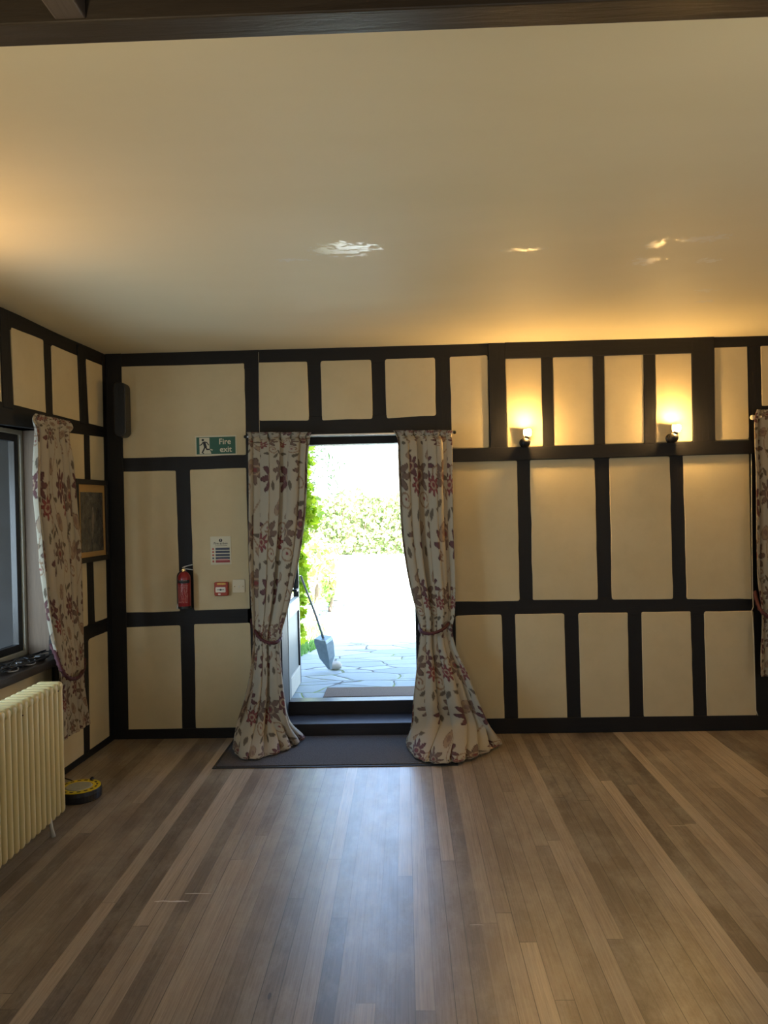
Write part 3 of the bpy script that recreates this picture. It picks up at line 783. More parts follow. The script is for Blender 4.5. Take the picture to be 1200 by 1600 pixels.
# curtain at the right edge
root = thing('window_curtain', BK.at(1230, 850, .1), 'floral curtain at the right edge, hanging beside the black post', 'curtain')
rows = hung(BK, [(640,1182,1290,.11,.4), (655,1177,1290,.11,.7), (690,1176,1290,.11,1), (740,1178,1290,.11,1), (800,1179,1290,.11,1), (860,1180,1288,.11,1), (910,1182,1284,.11,.9), (945,1187,1278,.12,.7), (965,1189,1272,.12,.5), (990,1188,1272,.12,.7), (1025,1187,1276,.12,1), (1056,1187,1280,.12,1)])
G, q, col = curtain_mesh('cloth', BK, rows, 5, .030, 1.3, 1.9, 240, 380, 2, voff=.27, uoff=.12)
curtain_obj('cloth', G, q, col, root, M_CLOTH)
tieback([BK.at(x, y, n) for x, y, n in ((1180,925,.02),(1183,940,.12),(1190,955,.20),(1205,966,.22),(1225,970,.22),(1255,965,.2),(1280,950,.1))], root, .012)

# curtain poles
def pole(name, label, fr, p0, p1, n, r, mat, ends=True):
    a = fr.at(*p0, n); b = fr.at(*p1, n)
    t = thing(name, a, label, 'curtain pole')
    bm = BM(); tube(bm, [a, b], r, 12); obj('rod', bm, mat, t, smooth=True)
    for p, d in ((a, (a-b).normalized()), (b, (b-a).normalized())):
        bm = BM(); lathe(bm, p, [(r*1.1, 0), (r*1.7, .004), (r*1.8, .014), (r*1.1, .022)], d, 14); obj('finial', bm, M_BLACKM, t, smooth=True)
    for k in (.08, .5, .92):
        c = a.lerp(b, k); bm = BM(); tube(bm, [c, c-fr.N*n], r*.7, 8); obj('bracket', bm, M_BLACKM, t)
    return t
pole('curtain_track', 'slim white curtain track above the open garden doorway', BK, (386, 682.5), (708, 675.5), .075, .007, M_TRACK)
t = thing('curtain_pole', BK.at(1176, 652, .1), 'cream curtain pole with rounded end at the right edge', 'curtain pole')
a = BK.at(1180, 652, .11); b = BK.at(1300, 648, .11)
bm = BM(); tube(bm, [a, b], .010, 12); obj('rod', bm, M_CREAMP, t, smooth=True)
bm = BM(); lathe(bm, a, [(.010, 0), (.015, .006), (.018, .018), (.014, .03), (.004, .036)], (a-b).normalized(), 16); obj('finial', bm, M_CREAMP, t, smooth=True)
bm = BM(); tube(bm, [a.lerp(b, .1), a.lerp(b, .1)-BK.N*.11], .008, 8); obj('bracket', bm, M_CREAMP, t)

# ------------------------------------------------------------------ radiator
RX1 = -1.825; RXB = -1.965; RY1 = 4.02; RZ0, RZ1 = .075, .765
rad = thing('radiator', ((RX1+RXB)/2, 3.6, 0), 'cream cast iron column radiator under the left window sill', 'radiator')
def section(bm, y):
    hw = .0200; xm = (RX1+RXB)/2
    for x in (RX1-.021, RXB+.021):
        P = [(x, y, RZ0), (x, y, RZ0+.006), (x, y, RZ0+.018), (x, y, RZ1-.03), (x, y, RZ1-.012)]
        tube(bm, P, [.010, .0165, .0205, .0205, .012], 12)
    for z0, z1, ins_ in ((RZ1-.055, RZ1, .002), (RZ0+.006, RZ0+.05, .014)):
        prev = None
        for k, (w_, e_) in enumerate(((-1, .80), (-.75, .95), (-.3, 1), (.3, 1), (.75, .95), (1, .80))):
            pr = rrect(RXB+ins_-(e_-1)*.02, RX1-ins_+(e_-1)*.02, z0-(e_-1)*.03, z1+(e_-1)*.03, .0205, 5)
            ring_ = [bm.verts.new((x, y+w_*hw, z)) for x, z in pr]; m = len(pr)
            if prev:
                for i in range(m): bm.faces.new((prev[i], prev[(i+1) % m], ring_[(i+1) % m], ring_[i]))
            else: bm.faces.new(ring_[::-1])
            prev = ring_
        bm.faces.new(prev)
        tube(bm, [(xm, y-.027, (z0+z1)/2), (xm, y+.027, (z0+z1)/2)], .016, 10)
PIT = .0535
sec0 = None
for i in range(26):
    y = RY1-.024-i*PIT
    if sec0 is None:
        bm = BM(); section(bm, y); sec0 = obj('section', bm, M_RAD, rad, smooth=False)
        for p in sec0.data.polygons: p.use_smooth = len(p.vertices) == 4
    else:
        c = sec0.copy(); COL.objects.link(c); c.location = (0, -i*PIT, 0)
for y in (RY1-.155, RY1-1.25):
    for x in (RX1-.012, RXB+.012):
        bm = BM(); tube(bm, [(x-.01, y, RZ0+.02), (x, y, .04), (x+.008, y, 0.0)], [.010, .009, .012], 10)
        obj('leg', bm, M_CREAMW, rad, smooth=True)
for dz, dy in ((.05, -.42), (.16, -.04)):
    pass
for (k, z) in ((1, .725), (8, .70), (0, .30)):
    bm = BM(); lathe(bm, (RX1-.001, RY1-.024-k*PIT+.012, z), [(.004, -.002), (.004, .0015)], Vector((1, 0, 0)), 7)
    obj('paint_chip', bm, M_CHIP, rad)

# cable reel on the floor beside the radiator
rc = Vector((-1.925, 4.40, 0))
reel = thing('cable_reel', rc, 'low round black reel with a yellow rim on the floor by the radiator', 'reel')
bm = BM(); lathe(bm, rc, [(.118, 0), (.125, .008), (.127, .04), (.124, .062)], seg=40); obj('drum', bm, M_BLACKP, reel, smooth=False, bevel=.003)
bm = BM(); lathe(bm, rc+Vector((0, 0, .062)), [(.120, 0), (.120, .003), (.078, .003), (.078, 0)], seg=40); obj('rim_label', bm, M_YEL, reel)
bm = BM(); lathe(bm, rc+Vector((0, 0, .062)), [(.077, 0), (.070, .006), (.03, .007)], seg=32); obj('face', bm, M_GREYL, reel)
for i in range(16):
    a = i*2*PI/16; p = rc+Vector((math.cos(a)*.100, math.sin(a)*.100, .0655))
    bm = BM(); w = .011; d = Vector((-math.sin(a), math.cos(a), 0)); e = Vector((math.cos(a), math.sin(a), 0))
    vs = [bm.verts.new(p+d*sx*w+e*sy*.006+Vector((0, 0, h))) for h in (0, .001) for sx, sy in ((-1, -1), (1, -1), (.6, 1), (-1, .7))]
    bm.faces.new(vs[4:]); 
    for k in range(4): bm.faces.new((vs[k], vs[(k+1) % 4], vs[4+(k+1) % 4], vs[4+k]))
    obj('mark', bm, M_INK, reel)
bm = BM(); lathe(bm, rc+Vector((.03, .115, 0)), [(.012, 0), (.012, .07), (.006, .078)], seg=12); obj('plug', bm, M_BLACKP, reel, smooth=True)
# power lead down the wall by the curtain
bm = BM(); P = smooth_pts([LF.at(94, 1150, .02), LF.at(97, 1178, .018), LF.at(99, 1192, .018), LF.at(98, 1203, .02), LF.at(94, 1208, .03), LF.at(90, 1212, .05), (-2.06, 4.62, .02), (-1.98, 4.54, .03)], 8)
tube(bm, P, .0035, 6); tag(obj('power_lead', bm, M_BLACKP, smooth=True, base=LF.at(94, 1208, .03)), 'thin black lead looping down the wall below the left window curtain', 'cable')

# tangled lead on the sill
bm = BM(); c = LF.at(38, 1024, -.03); r2 = random.Random(4); K = []
cz = wv0
for i in range(46):
    a = r2.uniform(-1, 1)
    K.append(LF.P(LF.uv(38, 1024, 0)[0]+r2.gauss(-.02, .13)*1.1, cz+.008+abs(r2.gauss(0, .016)), r2.uniform(-.10, .045)))
tn = thing('tangled_lead', K[0]*1.0, 'tangle of thin black leads lying on the left window sill', 'cable'); 
tube(bm, smooth_pts(K, 8), .0038, 6); obj('lead', bm, M_BLACKP, tn, smooth=True)
bm = BM(); K = [LF.P(LF.uv(x, 1022, 0)[0], cz+z, n) for x, z, n in ((4,.012,.03),(12,.006,.045),(20,.008,.03),(26,.035,0),(33,.012,.03),(44,.006,.04),(52,.03,.01),(58,.01,.03))]
tube(bm, smooth_pts(K, 8), .0035, 6); obj('pale_lead', bm, plain('grey_lead', (.35, .37, .40), .3), tn, label='pale grey lead')
for x, n in ((34, .0), (60, .01)):
    bm = BM(); u = LF.uv(x, 1022, 0)[0]; box(bm, u-.03, u+.03, cz, cz+.035, n-.02, n+.02, LF); obj('adapter', bm, M_BLACKP, tn, bevel=.006)

# ------------------------------------------------------------------ picture on the left wall
def quad_uv(fr, pxs, n): return [fr.uv(x, y, n) for x, y in pxs]
pu0, pv1 = LF.uv(118, 748, .03); pu1, pv0 = LF.uv(171, 872, .03)
pv1 = LF.uv(145, 749.5, .03)[1]; pv0 = LF.uv(145, 878, .03)[1]
pic = thing('framed_picture', LF.P((pu0+pu1)/2, pv0, .03), 'dark engraving in a black frame with tan mount beside the curtain', 'picture')
bm = BM(); fw = .035
u0, u1, v0, v1 = pu0, pu1, pv0, pv1
for a, b, c_, d in ((u0, u0+fw, v0, v1), (u1-fw, u1, v0, v1), (u0+fw, u1-fw, v0, v0+fw), (u0+fw, u1-fw, v1-fw, v1)): box(bm, a, b, c_, d, .008, .036, LF)
obj('frame', bm, M_FRAME, pic, bevel=.003)
bm = BM(); box(bm, u0+fw-.004, u1-fw+.004, v0+fw-.004, v1-fw+.004, .012, .020, LF); obj('mount', bm, M_MOUNT, pic)
mw_ = .052
bm = BM(); box(bm, u0+fw+mw_*.8, u1-fw-mw_*.7, v0+fw+mw_*.7, v1-fw-mw_, .0195, .0225, LF); obj('print', bm, M_ENGR, pic)
# pale robed figure of the print
bm = BM(); cu, cv = (u0+u1)/2+.01, (v0+v1)/2
F = [(-.022, -.13), (-.010, -.06), (-.018, .0), (-.010, .05), (-.004, .062), (-.008, .078), (.0, .095), (.010, .088), (.010, .066), (.016, .05), (.022, .0), (.014, -.03), (.010, -.06), (-.004, -.10)]
prism(bm, LF, [(cu+a, cv+b) for a, b in F], .0222, .0232)
obj('print_figure', bm, plain('faded_ink', (.17, .14, .105), .4, var=.3, scale=60), pic)

# ------------------------------------------------------------------ speaker in the corner
sp = thing('speaker', BK.at(188, 640, .05), 'tall rounded black speaker mounted in the corner high on the post', 'speaker')
us0, vs1 = BK.uv(179, 598, .10); us1, vs0 = BK.uv(200, 683, .10)
bm = BM(); pr = rrect(us0, us1, vs0, vs1, .042, 6)
prism(bm, BK, pr, .03, .135); obj('cabinet', bm, M_BLACKP, sp, bevel=.006)
bm = BM(); pr = rrect(us0+.008, us1-.008, vs0+.01, vs1-.01, .036, 6); prism(bm, BK, pr, .135, .141); obj('grille', bm, M_GRILLE, sp, bevel=.003)
bm = BM(); box(bm, (us0+us1)/2-.015, (us0+us1)/2+.015, (vs0+vs1)/2-.05, (vs0+vs1)/2+.05, .012, .035, BK); obj('bracket', bm, M_BLACKM, sp)

# ------------------------------------------------------------------ signs and fittings on the back wall
def text(s, fr, u, v, n, size, mat, parent, name='lettering', align='LEFT', bold=0, sx=1):
    cu = bpy.data.curves.new(name, 'FONT'); cu.body = s; cu.size = size; cu.align_x = align; cu.offset = bold; cu.extrude = .0003
    o = bpy.data.objects.new(name, cu); COL.objects.link(o); cu.materials.append(mat)
    dg = bpy.context.evaluated_depsgraph_get(); me = bpy.data.meshes.new_from_object(o.evaluated_get(dg))
    bpy.data.objects.remove(o)
    R = Matrix((( fr.U.x*sx, fr.V.x, fr.N.x, 0), (fr.U.y*sx, fr.V.y, fr.N.y, 0), (fr.U.z*sx, fr.V.z, fr.N.z, 0), (0, 0, 0, 1)))
    R.translation = fr.P(u, v, n) - ORG[parent.name]
    me.transform(R); o2 = bpy.data.objects.new(name, me); COL.objects.link(o2); o2.parent = parent; ORG[o2.name] = ORG[parent.name]
    return o2
def fprism(name, fr, poly, n0, n1, mat, parent, bevel=0, label=None):
    return obj(name, prism(BM(), fr, poly, n0, n1), mat, parent, bevel=bevel, label=label)
NB = .006
# Fire exit
a0, b1 = BK.uv(305.5, 681.5); a1, b0 = BK.uv(370.5, 711)
b1 = BK.uv(338, 680.8)[1]; b0 = BK.uv(338, 711.6)[1]
fe = thing('fire_exit_sign', BK.P(a0, b0, NB), 'green and white Fire exit sign with running figure on the plaster', 'sign')
w = a1-a0; h = b1-b0
def su(x): return a0+w*x
def sv(y): return b0+h*y
box_ = lambda x0, x1, y0, y1: [(su(x0), sv(y0)), (su(x1), sv(y0)), (su(x1), sv(y1)), (su(x0), sv(y1))]
fprism('backing', BK, box_(0, 1, 0, 1), NB, NB+.004, M_SIGNC, fe)
fprism('green_panel', BK, box_(.028, .972, .07, .93), NB+.004, NB+.005, M_GREEN, fe)
fprism('door_pictogram', BK, [(su(.10), sv(.09)), (su(.385), sv(.09)), (su(.36), sv(.25)), (su(.345), sv(.28)), (su(.345), sv(.90)), (su(.10), sv(.90))], NB+.005, NB+.0057, M_SIGNC, fe)
bm = BM()
def limb(pts, wd):
    pts = [Vector((su(x), sv(y))) for x, y in pts]
    for p, q in zip(pts[:-1], pts[1:]):
        d = (q-p).normalized(); nn = Vector((-d.y, d.x))*wd/2; e = d*wd*.3
        prism(bm, BK, [tuple(p-e+nn), tuple(p-e-nn), tuple(q+e-nn), tuple(q+e+nn)], NB+.0056, NB+.0062)
hc = (su(.185), sv(.79)); prism(bm, BK, [(hc[0]+.009*math.cos(i*PI/8), hc[1]+.009*math.sin(i*PI/8)) for i in range(16)], NB+.0056, NB+.0062)
limb([(.215, .66), (.245, .44)], .020)
limb([(.19, .67), (.15, .56), (.11, .52)], .007)
limb([(.22, .69), (.28, .66), (.325, .53)], .007)
limb([(.235, .44), (.20, .28), (.165, .15)], .010)
limb([(.25, .44), (.28, .31), (.36, .31)], .010)
limb([(.165, .14), (.20, .11)], .006)
obj('running_figure', bm, M_INK, fe)
bm = BM(); limb([(.36, .31), (.41, .27)], .008); obj('running_foot', bm, M_SIGNC, fe)
text('Fire', BK, su(.57), sv(.56), NB+.0052, h*.40, M_SIGNC, fe, bold=.0010, sx=1.0)
text('exit', BK, su(.59), sv(.17), NB+.0052, h*.40, M_SIGNC, fe, bold=.0010, sx=1.0)
# Fire action notice
a0, b1 = BK.uv(329, 838.5); a1 = BK.uv(361, 838)[0]; b0 = BK.uv(345, 882)[1]; w = a1-a0; h = b1-b0
fa = thing('fire_action_notice', BK.P(a0, b0, NB), 'cream Fire action notice with dark blue rows above the call point', 'notice')
fprism('sheet', BK, box_(0, 1, 0, 1), NB, NB+.003, M_SIGNC, fa)
fprism('symbol_disc', BK, [(su(.5)+.0125*math.cos(i*PI/10), sv(.86)+.0125*math.sin(i*PI/10)) for i in range(20)], NB+.003, NB+.0036, M_INK, fa)
text('!', BK, su(.5), sv(.825), NB+.0037, .022, M_SIGNC, fa, 'symbol', 'CENTER', .0006)
text('Fire action', BK, su(.5), sv(.72), NB+.0034, .0235, M_INK, fa, 'lettering', 'CENTER', .0003)
fprism('text_line', BK, box_(.22, .82, .665, .675), NB+.003, NB+.0034, M_INK, fa)
for i, (y0, y1) in enumerate(((.52, .60), (.41, .49), (.30, .38), (.19, .27), (.07, .16))):
    fprism('row_panel', BK, box_(.24, .93, y0, y1), NB+.003, NB+.0036, M_RED if i == 4 else M_NAVY, fa, label='red bottom row' if i == 4 else None)
    fprism('row_icon', BK, box_(.08, .17, y0+.01, y1-.01), NB+.003, NB+.0036, M_NAVY if i == 3 else M_REDC, fa)
fprism('row_strip', BK, box_(.36, .84, .15, .20), NB+.0036, NB+.0040, plain('pink_strip', (.55, .30, .28), .5), fa)
# call point
a0, b1 = BK.uv(336.5, 909); a1, b0 = BK.uv(358.5, 930); w = a1-a0; h = b1-b0
cp = thing('fire_call_point', BK.P(a0, b0, NB), 'red break-glass fire call point on the plaster beside the blank plate', 'call point')
fprism('housing', BK, rrect(a0, a1, b0, b1, .010, 4), NB, NB+.035, M_REDC, cp, .006)
fprism('glass_panel', BK, rrect(su(.10), su(.82), sv(.26), sv(.64), .005, 3), NB+.035, NB+.037, M_WHITE, cp)
bm = BM(); limb([(.22, .45), (.40, .45)], .004); limb([(.55, .45), (.72, .45)], .004); 
prism(bm, BK, [(su(.47)+.008*math.cos(i*PI/6), sv(.45)+.006*math.sin(i*PI/6)) for i in range(12)], NB+.0056, NB+.0062)
for v in bm.verts: v.co += BK.N*.0312
obj('press_symbol', bm, M_INK, cp)
fprism('top_highlight', BK, rrect(su(.22), su(.85), sv(.80), sv(.95), .004, 3), NB+.035, NB+.0375, M_BRASS, cp)  # orange highlight on the housing, put in as a brass-coloured strip
fprism('key_slot', BK, rrect(su(.28), su(.46), sv(.08), sv(.18), .003, 3), NB+.035, NB+.036, M_WHITE, cp)
# blank plate
a0, b1 = BK.uv(364, 905.5); a1, b0 = BK.uv(383.5, 925.5); w = a1-a0; h = b1-b0
bp = thing('wall_plate', BK.P(a0, b0, NB), 'square cream wall plate between call point and left door curtain', 'wall plate')
fprism('plate', BK, rrect(a0, a1, b0, b1, .005, 3), NB, NB+.008, M_CREAMP, bp, .002)
for x in (.15, .85):
    bm = BM(); lathe(bm, BK.P(su(x), sv(.48), NB+.008), [(.0035, 0), (.003, .001)], BK.N, 10); obj('screw', bm, M_BRASS, bp)
bm = BM(); lathe(bm, BK.P(su(.5), sv(.47), NB+.008), [(.006, 0), (.005, .004), (.002, .005)], BK.N, 12); obj('button', bm, M_WHITE, bp)
# fire extinguisher
ec = BK.at(288, 920, .075); zb = BK.uv(288, 950, .075)[1]; zt_ = BK.uv(288, 893, .075)[1]
ex = thing('fire_extinguisher', (ec.x, ec.y, zb), 'red fire extinguisher hung on the black stud by the corner', 'extinguisher')
R_ = .046; Hh = zt_-zb
c0 = Vector((ec.x, ec.y, zb))
bm = BM(); lathe(bm, c0, [(.034, 0), (.042, .006), (R_, .016), (R_, Hh-.045), (.042, Hh-.028), (.030, Hh-.010), (.018, Hh)], seg=36); obj('cylinder', bm, M_RED, ex, smooth=True)
bm = BM(); lathe(bm, c0, [(.036, -.004), (.047, 0), (.047, .016), (.040, .016)], seg=32); obj('base_ring', bm, M_BLACKP, ex, smooth=False)
def wrap(bm, z0, z1, a0, a1, r=R_+.0012, k=14):
    P = [[bm.verts.new(c0+Vector((math.sin(a)*r, -math.cos(a)*r, z))) for z in (z0, z1)] for a in [a0+(a1-a0)*i/k for i in range(k+1)]]
    for i in range(k): bm.faces.new((P[i][0], P[i+1][0], P[i+1][1], P[i][1]))
bm = BM(); wrap(bm, Hh*.69, Hh*.78, -1.2, 1.2); obj('label_band', bm, M_INK, ex)
bm = BM()
for i in range(12): wrap(bm, Hh*.755-.0-.001*0, Hh*.765, -.72+.12*i, -.66+.12*i, R_+.002, 2)
obj('band_print', bm, M_SIGNC, ex)
bm = BM(); rr_ = random.Random(3)
for j in range(13):
    z = Hh*(.62-.038*j); a = -.85
    while a < .75:
        l = rr_.uniform(.06, .22); wrap(bm, z, z+.0035, a, min(.8, a+l), R_+.002, 3); a += l+rr_.uniform(.05, .2)
obj('label_print', bm, plain('pale_print', (.55, .28, .25), .5), ex)
bm = BM(); lathe(bm, c0+Vector((0, 0, Hh)), [(.014, 0), (.015, .008), (.012, .016), (.010, .028)], seg=16); obj('valve', bm, M_SILVER, ex, smooth=True)
bm = BM(); lathe(bm, c0+Vector((0, -.010, Hh+.010)), [(.012, 0), (.012, .006), (.009, .008)], Vector((0, -1, 0)), 16); obj('gauge', bm, M_BRASS, ex)
bm = BM(); tube(bm, smooth_pts([c0+Vector((-.012, 0, Hh+.026)), c0+Vector((.01, 0, Hh+.036)), c0+Vector((.062, 0, Hh+.048))], 5), .004, 8); obj('handle', bm, M_SILVER, ex, smooth=True)
bm = BM(); tube(bm, smooth_pts([c0+Vector((-.004, 0, Hh+.022)), c0+Vector((.02, 0, Hh+.018)), c0+Vector((.064, 0, Hh+.012))], 5), .004, 8); obj('carry_handle', bm, M_SILVER, ex, smooth=True)
bm = BM(); tube(bm, smooth_pts([c0+Vector((-.012, -.0, Hh+.01)), c0+Vector((-.045, .005, Hh-.02)), c0+Vector((-.052, .01, Hh-.07)), c0+Vector((-.053, .01, .08)), c0+Vector((-.052, .008, .02))], 8), .0045, 8); obj('hose', bm, M_BLACKP, ex, smooth=True)
bm = BM(); lathe(bm, c0+Vector((-.052, .008, .030)), [(.006, 0), (.008, -.01), (.011, -.034), (.011, -.036)], Vector((0, 0, 1)), 12); obj('nozzle', bm, M_SILVER, ex, smooth=True)
bm = BM(); box(bm, ec.x-.02, ec.x+.02, ec.y+.03, D+.001, zb+.11, zb+.16); obj('bracket', bm, M_BLACKM, ex)

# mat inside the door
mp = [floor_at(331, 1202), floor_at(716, 1196), floor_at(700, 1156), floor_at(362, 1157)]
y0 = (mp[0].y+mp[1].y)/2; x0 = mp[0].x; x1 = mp[1].x; y1 = D-.015
mt = thing('entrance_mat', ((x0+x1)/2, (y0+y1)/2, 0), 'long charcoal entrance mat on the floorboards inside the doorway', 'mat')
bm = BM(); box(bm, x0+.02, x1-.02, y0+.02, y1-.012, .0, .011); obj('pile', bm, M_MAT, mt, bevel=.003)
bm = BM(); box(bm, x0, x1, y0, y0+.021, 0, .006); box(bm, x0, x1, y1-.013, y1, 0, .006); box(bm, x0, x0+.021, y0+.021, y1-.013, 0, .006); box(bm, x1-.021, x1, y0+.021, y1-.013, 0, .006)
obj('rubber_edge', bm, M_RUB, mt, bevel=.002)

# ------------------------------------------------------------------ outside
bm = BM(); box(bm, -14, 14, yb+.12, 26, -.1, ZP); struct('patio', bm, M_PATIO)
ex_ = plane_y(508, 1092, 5.98); m0 = plane_y(505, 1095, 5.93)
dm = thing('doormat', (m0.x+.35, 6.05, ZP), 'brown coir doormat on the paving just outside the doorway', 'mat')
bm = BM(); box(bm, m0.x, m0.x+.78, 5.93, 6.24, ZP, ZP+.014); obj('coir', bm, M_COIR, dm, bevel=.004)
# door leaf, opened outward against the left
lf = thing('door_leaf', (lx, yb+.03, ZP+.01), 'part-glazed door leaf standing open outside, left of the doorway', 'door')
Y0, Y1 = yb+.03, 6.47; Z0, Z1 = ZP+.012, 2.12; X0, X1 = lx-.045, lx
zr = plane_y(460, 950, 6.15).z
def yz(bm, ya, yb_, za, zb_, xa=X0, xb=X1): return box(bm, xa, xb, ya, yb_, za, zb_)
bm = BM(); yz(bm, Y0, Y0+.10, Z0, Z1); obj('stile', bm, M_LEAFG, lf, bevel=.003)
bm = BM(); yz(bm, Y1-.045, Y1, Z0, Z1); obj('stile', bm, M_BLACKP, lf, bevel=.003, label='black outer stile')
for za, zb_ in ((Z0, Z0+.15), (zr-.05, zr+.06), (Z1-.11, Z1)):
    bm = BM(); yz(bm, Y0+.10, Y1-.045, za, zb_); obj('rail', bm, M_CREAMW, lf, bevel=.003)
bm = BM(); yz(bm, Y0+.10, Y1-.045, Z0+.15, zr-.05, X0+.012, X1-.014); obj('lower_panel', bm, M_LEAFG, lf)
bm = BM(); yz(bm, Y0+.10, Y1-.045, zr+.06, Z1-.11, X0+.018, X0+.024); obj('glass', bm, M_GLASS, lf)
bm = BM(); yz(bm, Y0+.14, Y0+.16, zr+.15, zr+.17, X1, X1+.05); yz(bm, Y0+.12, Y0+.24, zr+.15, zr+.17, X1+.04, X1+.055); obj('handle', bm, M_BLACKM, lf, bevel=.004)
# hold-back post
# long handled dustpan
pb = plane_y(512, 1042, 6.86); ZPb = ZP
pc = plane_y(505, 996, 6.80); tip = plane_y(514, 1045, 6.88)
dp = thing('dustpan', (tip.x, tip.y, ZP), 'grey long-handled dustpan leaning beside the open door leaf', 'dustpan')
ax = (tip-pc).normalized(); sx = Vector((1, 0, .12)).normalized(); sx = (sx-ax*sx.dot(ax)).normalized(); sy = ax.cross(sx)
sx, sy = sx*math.cos(.6)+sy*math.sin(.6), sy*math.cos(.6)-sx*math.sin(.6)
L = (tip-pc).length
bm = BM()
secs = [(0, .055, .050, -.005), (.10*L, .060, .055, 0), (.62*L, .048, .045, .004), (.86*L, .022, .024, .006), (L, .012, .014, .012)]
rg = []
for h_, a_, b_, o_ in secs:
    rg.append([bm.verts.new(pc+ax*h_+sx*(o_+p*a_*1.15)+sy*q_*b_) for p, q_ in ((-1, -1), (1, -1), (1, 1), (-1, 1))])
for i in range(len(rg)-1):
    for k in range(4): bm.faces.new((rg[i][k], rg[i][(k+1) % 4], rg[i+1][(k+1) % 4], rg[i+1][k]))
bm.faces.new(rg[0][::-1]); bm.faces.new(rg[-1])
obj('pan', bm, M_PAN, dp, bevel=.005)
for k in range(5):
    bm = BM(); p = pc+sx*(.064)+sy*(-.036+.018*k)
    tube(bm, [p+ax*.02, p+ax*(.60*L)-sx*.010], .004, 6); obj('rib', bm, M_HANDLE, dp)
htop = plane_y(470, 900, 6.50)
bm = BM(); tube(bm, [pc+ax*.01, pc.lerp(htop, .35)+Vector((.006, 0, 0)), htop], [.012, .010, .009], 10); obj('handle', bm, M_HANDLE, dp, smooth=True)
sb = plane_y(525, 1046, 6.99)
bm = BM(); bmesh.ops.create_icosphere(bm, subdivisions=3, radius=.055)
for v in bm.verts:
    v.co = Vector((v.co.x*1.0, v.co.y*.9, v.co.z*.75)); v.co += v.normal*random.uniform(-.004, .004); v.co += Vector((sb.x+.0, sb.y, ZP+.035))
tag(obj('stone', bm, M_STONE, smooth=True, base=(sb.x, sb.y, ZP)), 'small pale stone on the paving under the dustpan', 'stone')

# foliage
def leaves(name, pts, size, mat, parent, seed=1, lobed=False, squash=.6, nrm=None, kind=None):
    r = np.random.default_rng(seed); n = len(pts)
    d = r.normal(size=(n, 3)); d /= np.linalg.norm(d, axis=1)[:, None]
    e = np.cross(d, r.normal(size=(n, 3))); e /= np.linalg.norm(e, axis=1)[:, None]; g = np.cross(d, e)
    s = size*r.uniform(.6, 1.3, n)
    if lobed: sh = [(-1, 0), (-.75, .45), (-.55, .35), (-.3, 1.0), (.0, .45), (.25, .85), (.45, .3), (1.1, 0), (.45, -.3), (.25, -.85), (0, -.45), (-.3, -1.0), (-.55, -.35), (-.75, -.45)]
    else: sh = [(-1, 0), (-.3, squash), (.4, squash*.8), (1, 0), (.4, -squash*.8), (-.3, -squash)]
    k = len(sh); V = np.zeros((n, k, 3))
    for i, (a, b) in enumerate(sh): V[:, i] = pts+(d*a+e*b+g*(.25*abs(b)))*s[:, None]
    F = [tuple(range(i*k, i*k+k)) for i in range(n)]
    o = obj(name, (V.reshape(-1, 3).tolist(), F), mat, parent)
    if kind: o['kind'] = kind
    return o
R2 = np.random.default_rng(21)
def cloud(n, c, rad):
    d = R2.normal(size=(n, 3)); d /= np.linalg.norm(d, axis=1)[:, None]; q = R2.uniform(.45, 1, n)**.5
    return np.array(c)+d*q[:, None]*np.array(rad)
# climbing vine behind the door leaf
v0_ = plane_y(477, 1000, 6.75)
vn = thing('climbing_vine', (v0_.x-.10, 6.75, ZP), 'bright green climbing vine just outside, behind the door leaf', 'vine')
P = smooth_pts([(v0_.x-.10, 6.75, ZP), (v0_.x-.05, 6.73, .6), (v0_.x-.09, 6.76, 1.1), (v0_.x-.03, 6.74, 1.7), (v0_.x-.06, 6.75, 2.5)], 8)
bm = BM(); tube(bm, P, .012, 7); obj('stem', bm, M_BARK, vn, smooth=True)
pts = []
for py, w_, k_ in ((702, 12, 50), (722, 10, 50), (745, 8, 30), (772, 9, 55), (795, 16, 90), (812, 14, 80), (835, 7, 60), (852, 2, 20), (880, 4, 40), (905, 5, 40), (930, 3, 26), (955, 2, 20), (985, 2, 12)):
    for _ in range(k_):
        q = plane_y(462+abs(R2.normal(0, 1))*w_*.9+R2.uniform(0, 12), py+R2.normal(0, 9), 6.75+R2.uniform(-.12, .12)); pts.append(list(q))
leaves('foliage', np.array(pts), .042, M_VINE, vn, 5, lobed=True)
# shrubs at the left of the path
def shrub(name, label, cat, px, py, y, rad, n, size, mat, seed, squash=.6):
    c = plane_y(px, py, y); zb_ = ZP
    t = thing(name, (c.x, y, zb_), label, cat)
    bm = BM(); tube(bm, smooth_pts([(c.x, y, zb_), (c.x+.03, y, (zb_+c.z)/2), (c.x, y, c.z)], 6), .03, 7); obj('stem', bm, M_BARK, t, smooth=True)
    leaves('foliage', cloud(n, (c.x, y, c.z), rad), size, mat, t, seed, squash=squash)
    return t
shrub('shrub', 'leafy shrub low behind the vine, left of the sunny path', 'shrub', 490, 872, 10.0, (.33, .5, .24), 330, .05, M_SHRUB, 31)
shrub('shrub', 'small bushy shrub beside the grey stone pier in the garden', 'shrub', 514, 905, 10.9, (.10, .2, .36), 260, .045, M_SHRUB, 32)
shrub('shrub', 'pale low shrub left of the stone pier, closest to the vine', 'shrub', 484, 922, 11.8, (.26, .3, .2), 190, .045, M_SHRUB, 33)
st = plane_y(527, 944, 11.6)
bm = BM(); rq = random.Random(8)
for k in range(6):
    wq = .11+rq.uniform(-.02, .02); zq = ZP+k*.10
    box(bm, st.x-wq, st.x+wq, 11.5-wq, 11.5+wq, zq, zq+.098)
tag(obj('stone_pier', bm, M_STONE, base=(st.x, 11.5, ZP), bevel=.02), 'low grey stone pier beside the sunny garden path', 'stone pier')
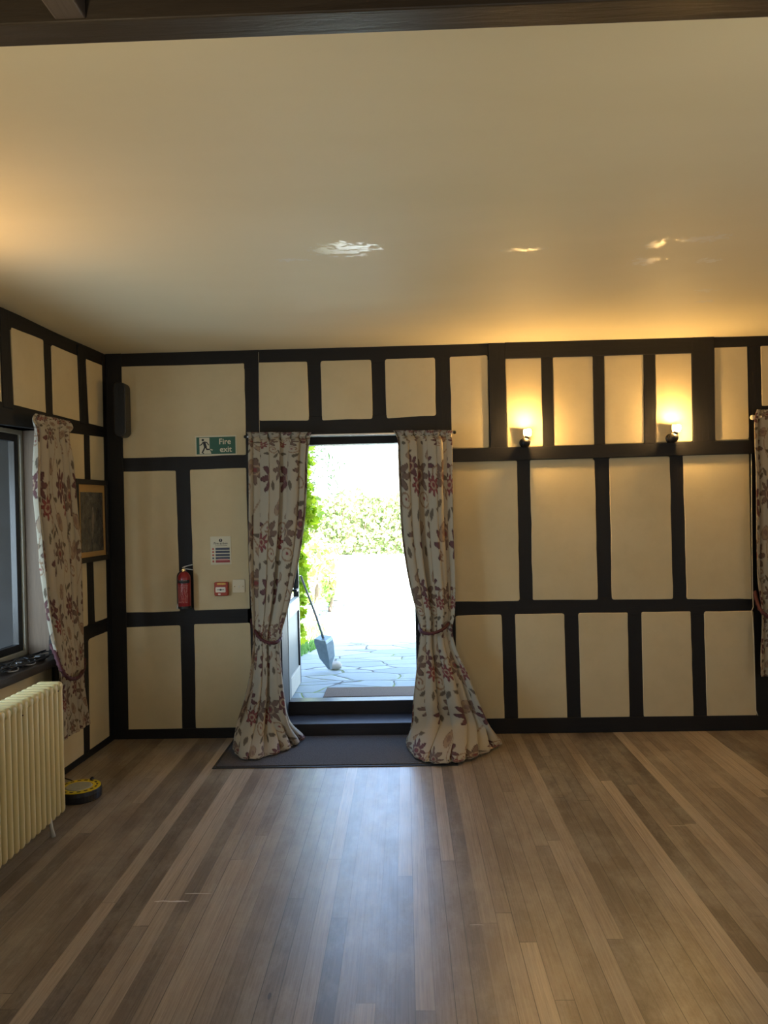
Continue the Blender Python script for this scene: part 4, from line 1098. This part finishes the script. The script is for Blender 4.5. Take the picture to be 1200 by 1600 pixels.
# conifer at upper left
cf = plane_y(510, 735, 13)
t = thing('conifer', (cf.x-1.0, 13, ZP), 'drooping conifer at the upper left of the doorway view', 'tree')
bm = BM(); tube(bm, [(cf.x-1.0, 13, ZP), (cf.x-.95, 13, 2.2), (cf.x-.9, 13, 4.5)], [.12, .09, .04], 8); obj('trunk', bm, M_BARK, t, smooth=True)
pts = []
for i in range(60):
    b0_ = Vector((cf.x-.9, 13+R2.uniform(-.5, .5), R2.uniform(2.3, 4.3))); a_ = R2.uniform(-.5, .5); L_ = R2.uniform(.5, 1.35)
    for j in range(34):
        s_ = R2.uniform(0, 1); pts.append((b0_.x+L_*s_+R2.normal(0, .03), b0_.y+a_*s_+R2.normal(0, .05), b0_.z-.45*s_*s_-R2.uniform(0, .28)*s_))
leaves('foliage', np.array(pts), .05, M_CONIF, t, 6, squash=.22)
# hedge across the far end
ha = plane_y(300, 800, 24).x; hb = plane_y(820, 800, 24).x; ht = plane_y(560, 768, 24).z
hd = thing('hedge', ((ha+hb)/2, 24, ZP), 'long sunlit hedge closing the far end of the garden', 'hedge')
n = 9000
pts = np.stack([R2.uniform(ha, hb, n), 23.6+np.abs(R2.normal(0, .35, n)), R2.uniform(ZP, ht, n)], 1)
pts[:, 2] += .10*np.sin(pts[:, 0]*3)*((pts[:, 2]-ZP)/(ht-ZP))
leaves('foliage', pts, .075, M_HEDGE, hd, 7)
bm = BM(); box(bm, ha, hb, 24.1, 24.9, ZP, ht-.1); obj('woody_core', bm, M_SOIL, hd)
bm = BM()
for i in range(40):
    x = ha+(hb-ha)*(i+.5)/40; tube(bm, [(x, 23.9, ZP), (x+.1, 23.85, 1.0), (x+.3, 23.9, ht-.2)], .03, 5)
obj('stem', bm, M_BARK, hd)
# grass by the door leaf
g0 = plane_y(455, 1000, 8.2)
n = 5000; gx = R2.uniform(-1.55, -.93, n); gy = R2.uniform(7.3, 9.6, n)
edge_ = -1.02+.10*np.sin(gy*2.4)+.04*(gy-7.3); k_ = gx < edge_; gx = gx[k_]; gy = gy[k_]; n = len(gx)
V = []; F = []
for i in range(n):
    h_ = R2.uniform(.03, .09); a_ = R2.uniform(0, PI); w_ = .006; dx, dy = math.cos(a_)*w_, math.sin(a_)*w_; lx_, ly_ = R2.normal(0, .02, 2)
    V += [(gx[i]-dx, gy[i]-dy, ZP), (gx[i]+dx, gy[i]+dy, ZP), (gx[i]+lx_, gy[i]+ly_, ZP+h_)]; F.append((3*i, 3*i+1, 3*i+2))
tag(obj('grass', (V, F), M_GRASS), 'short green grass growing at the left edge of the paving', 'grass', kind='stuff')
# neighbouring wing seen through the side window
bm = BM(); box(bm, -7.5, -2.95, 6.35, 9.2, 0, 3.05)
tag(obj('outbuilding', bm, M_BRICKW, base=(-4.5, 7.6, 0)), 'dull rendered outbuilding seen through the left window', 'building')
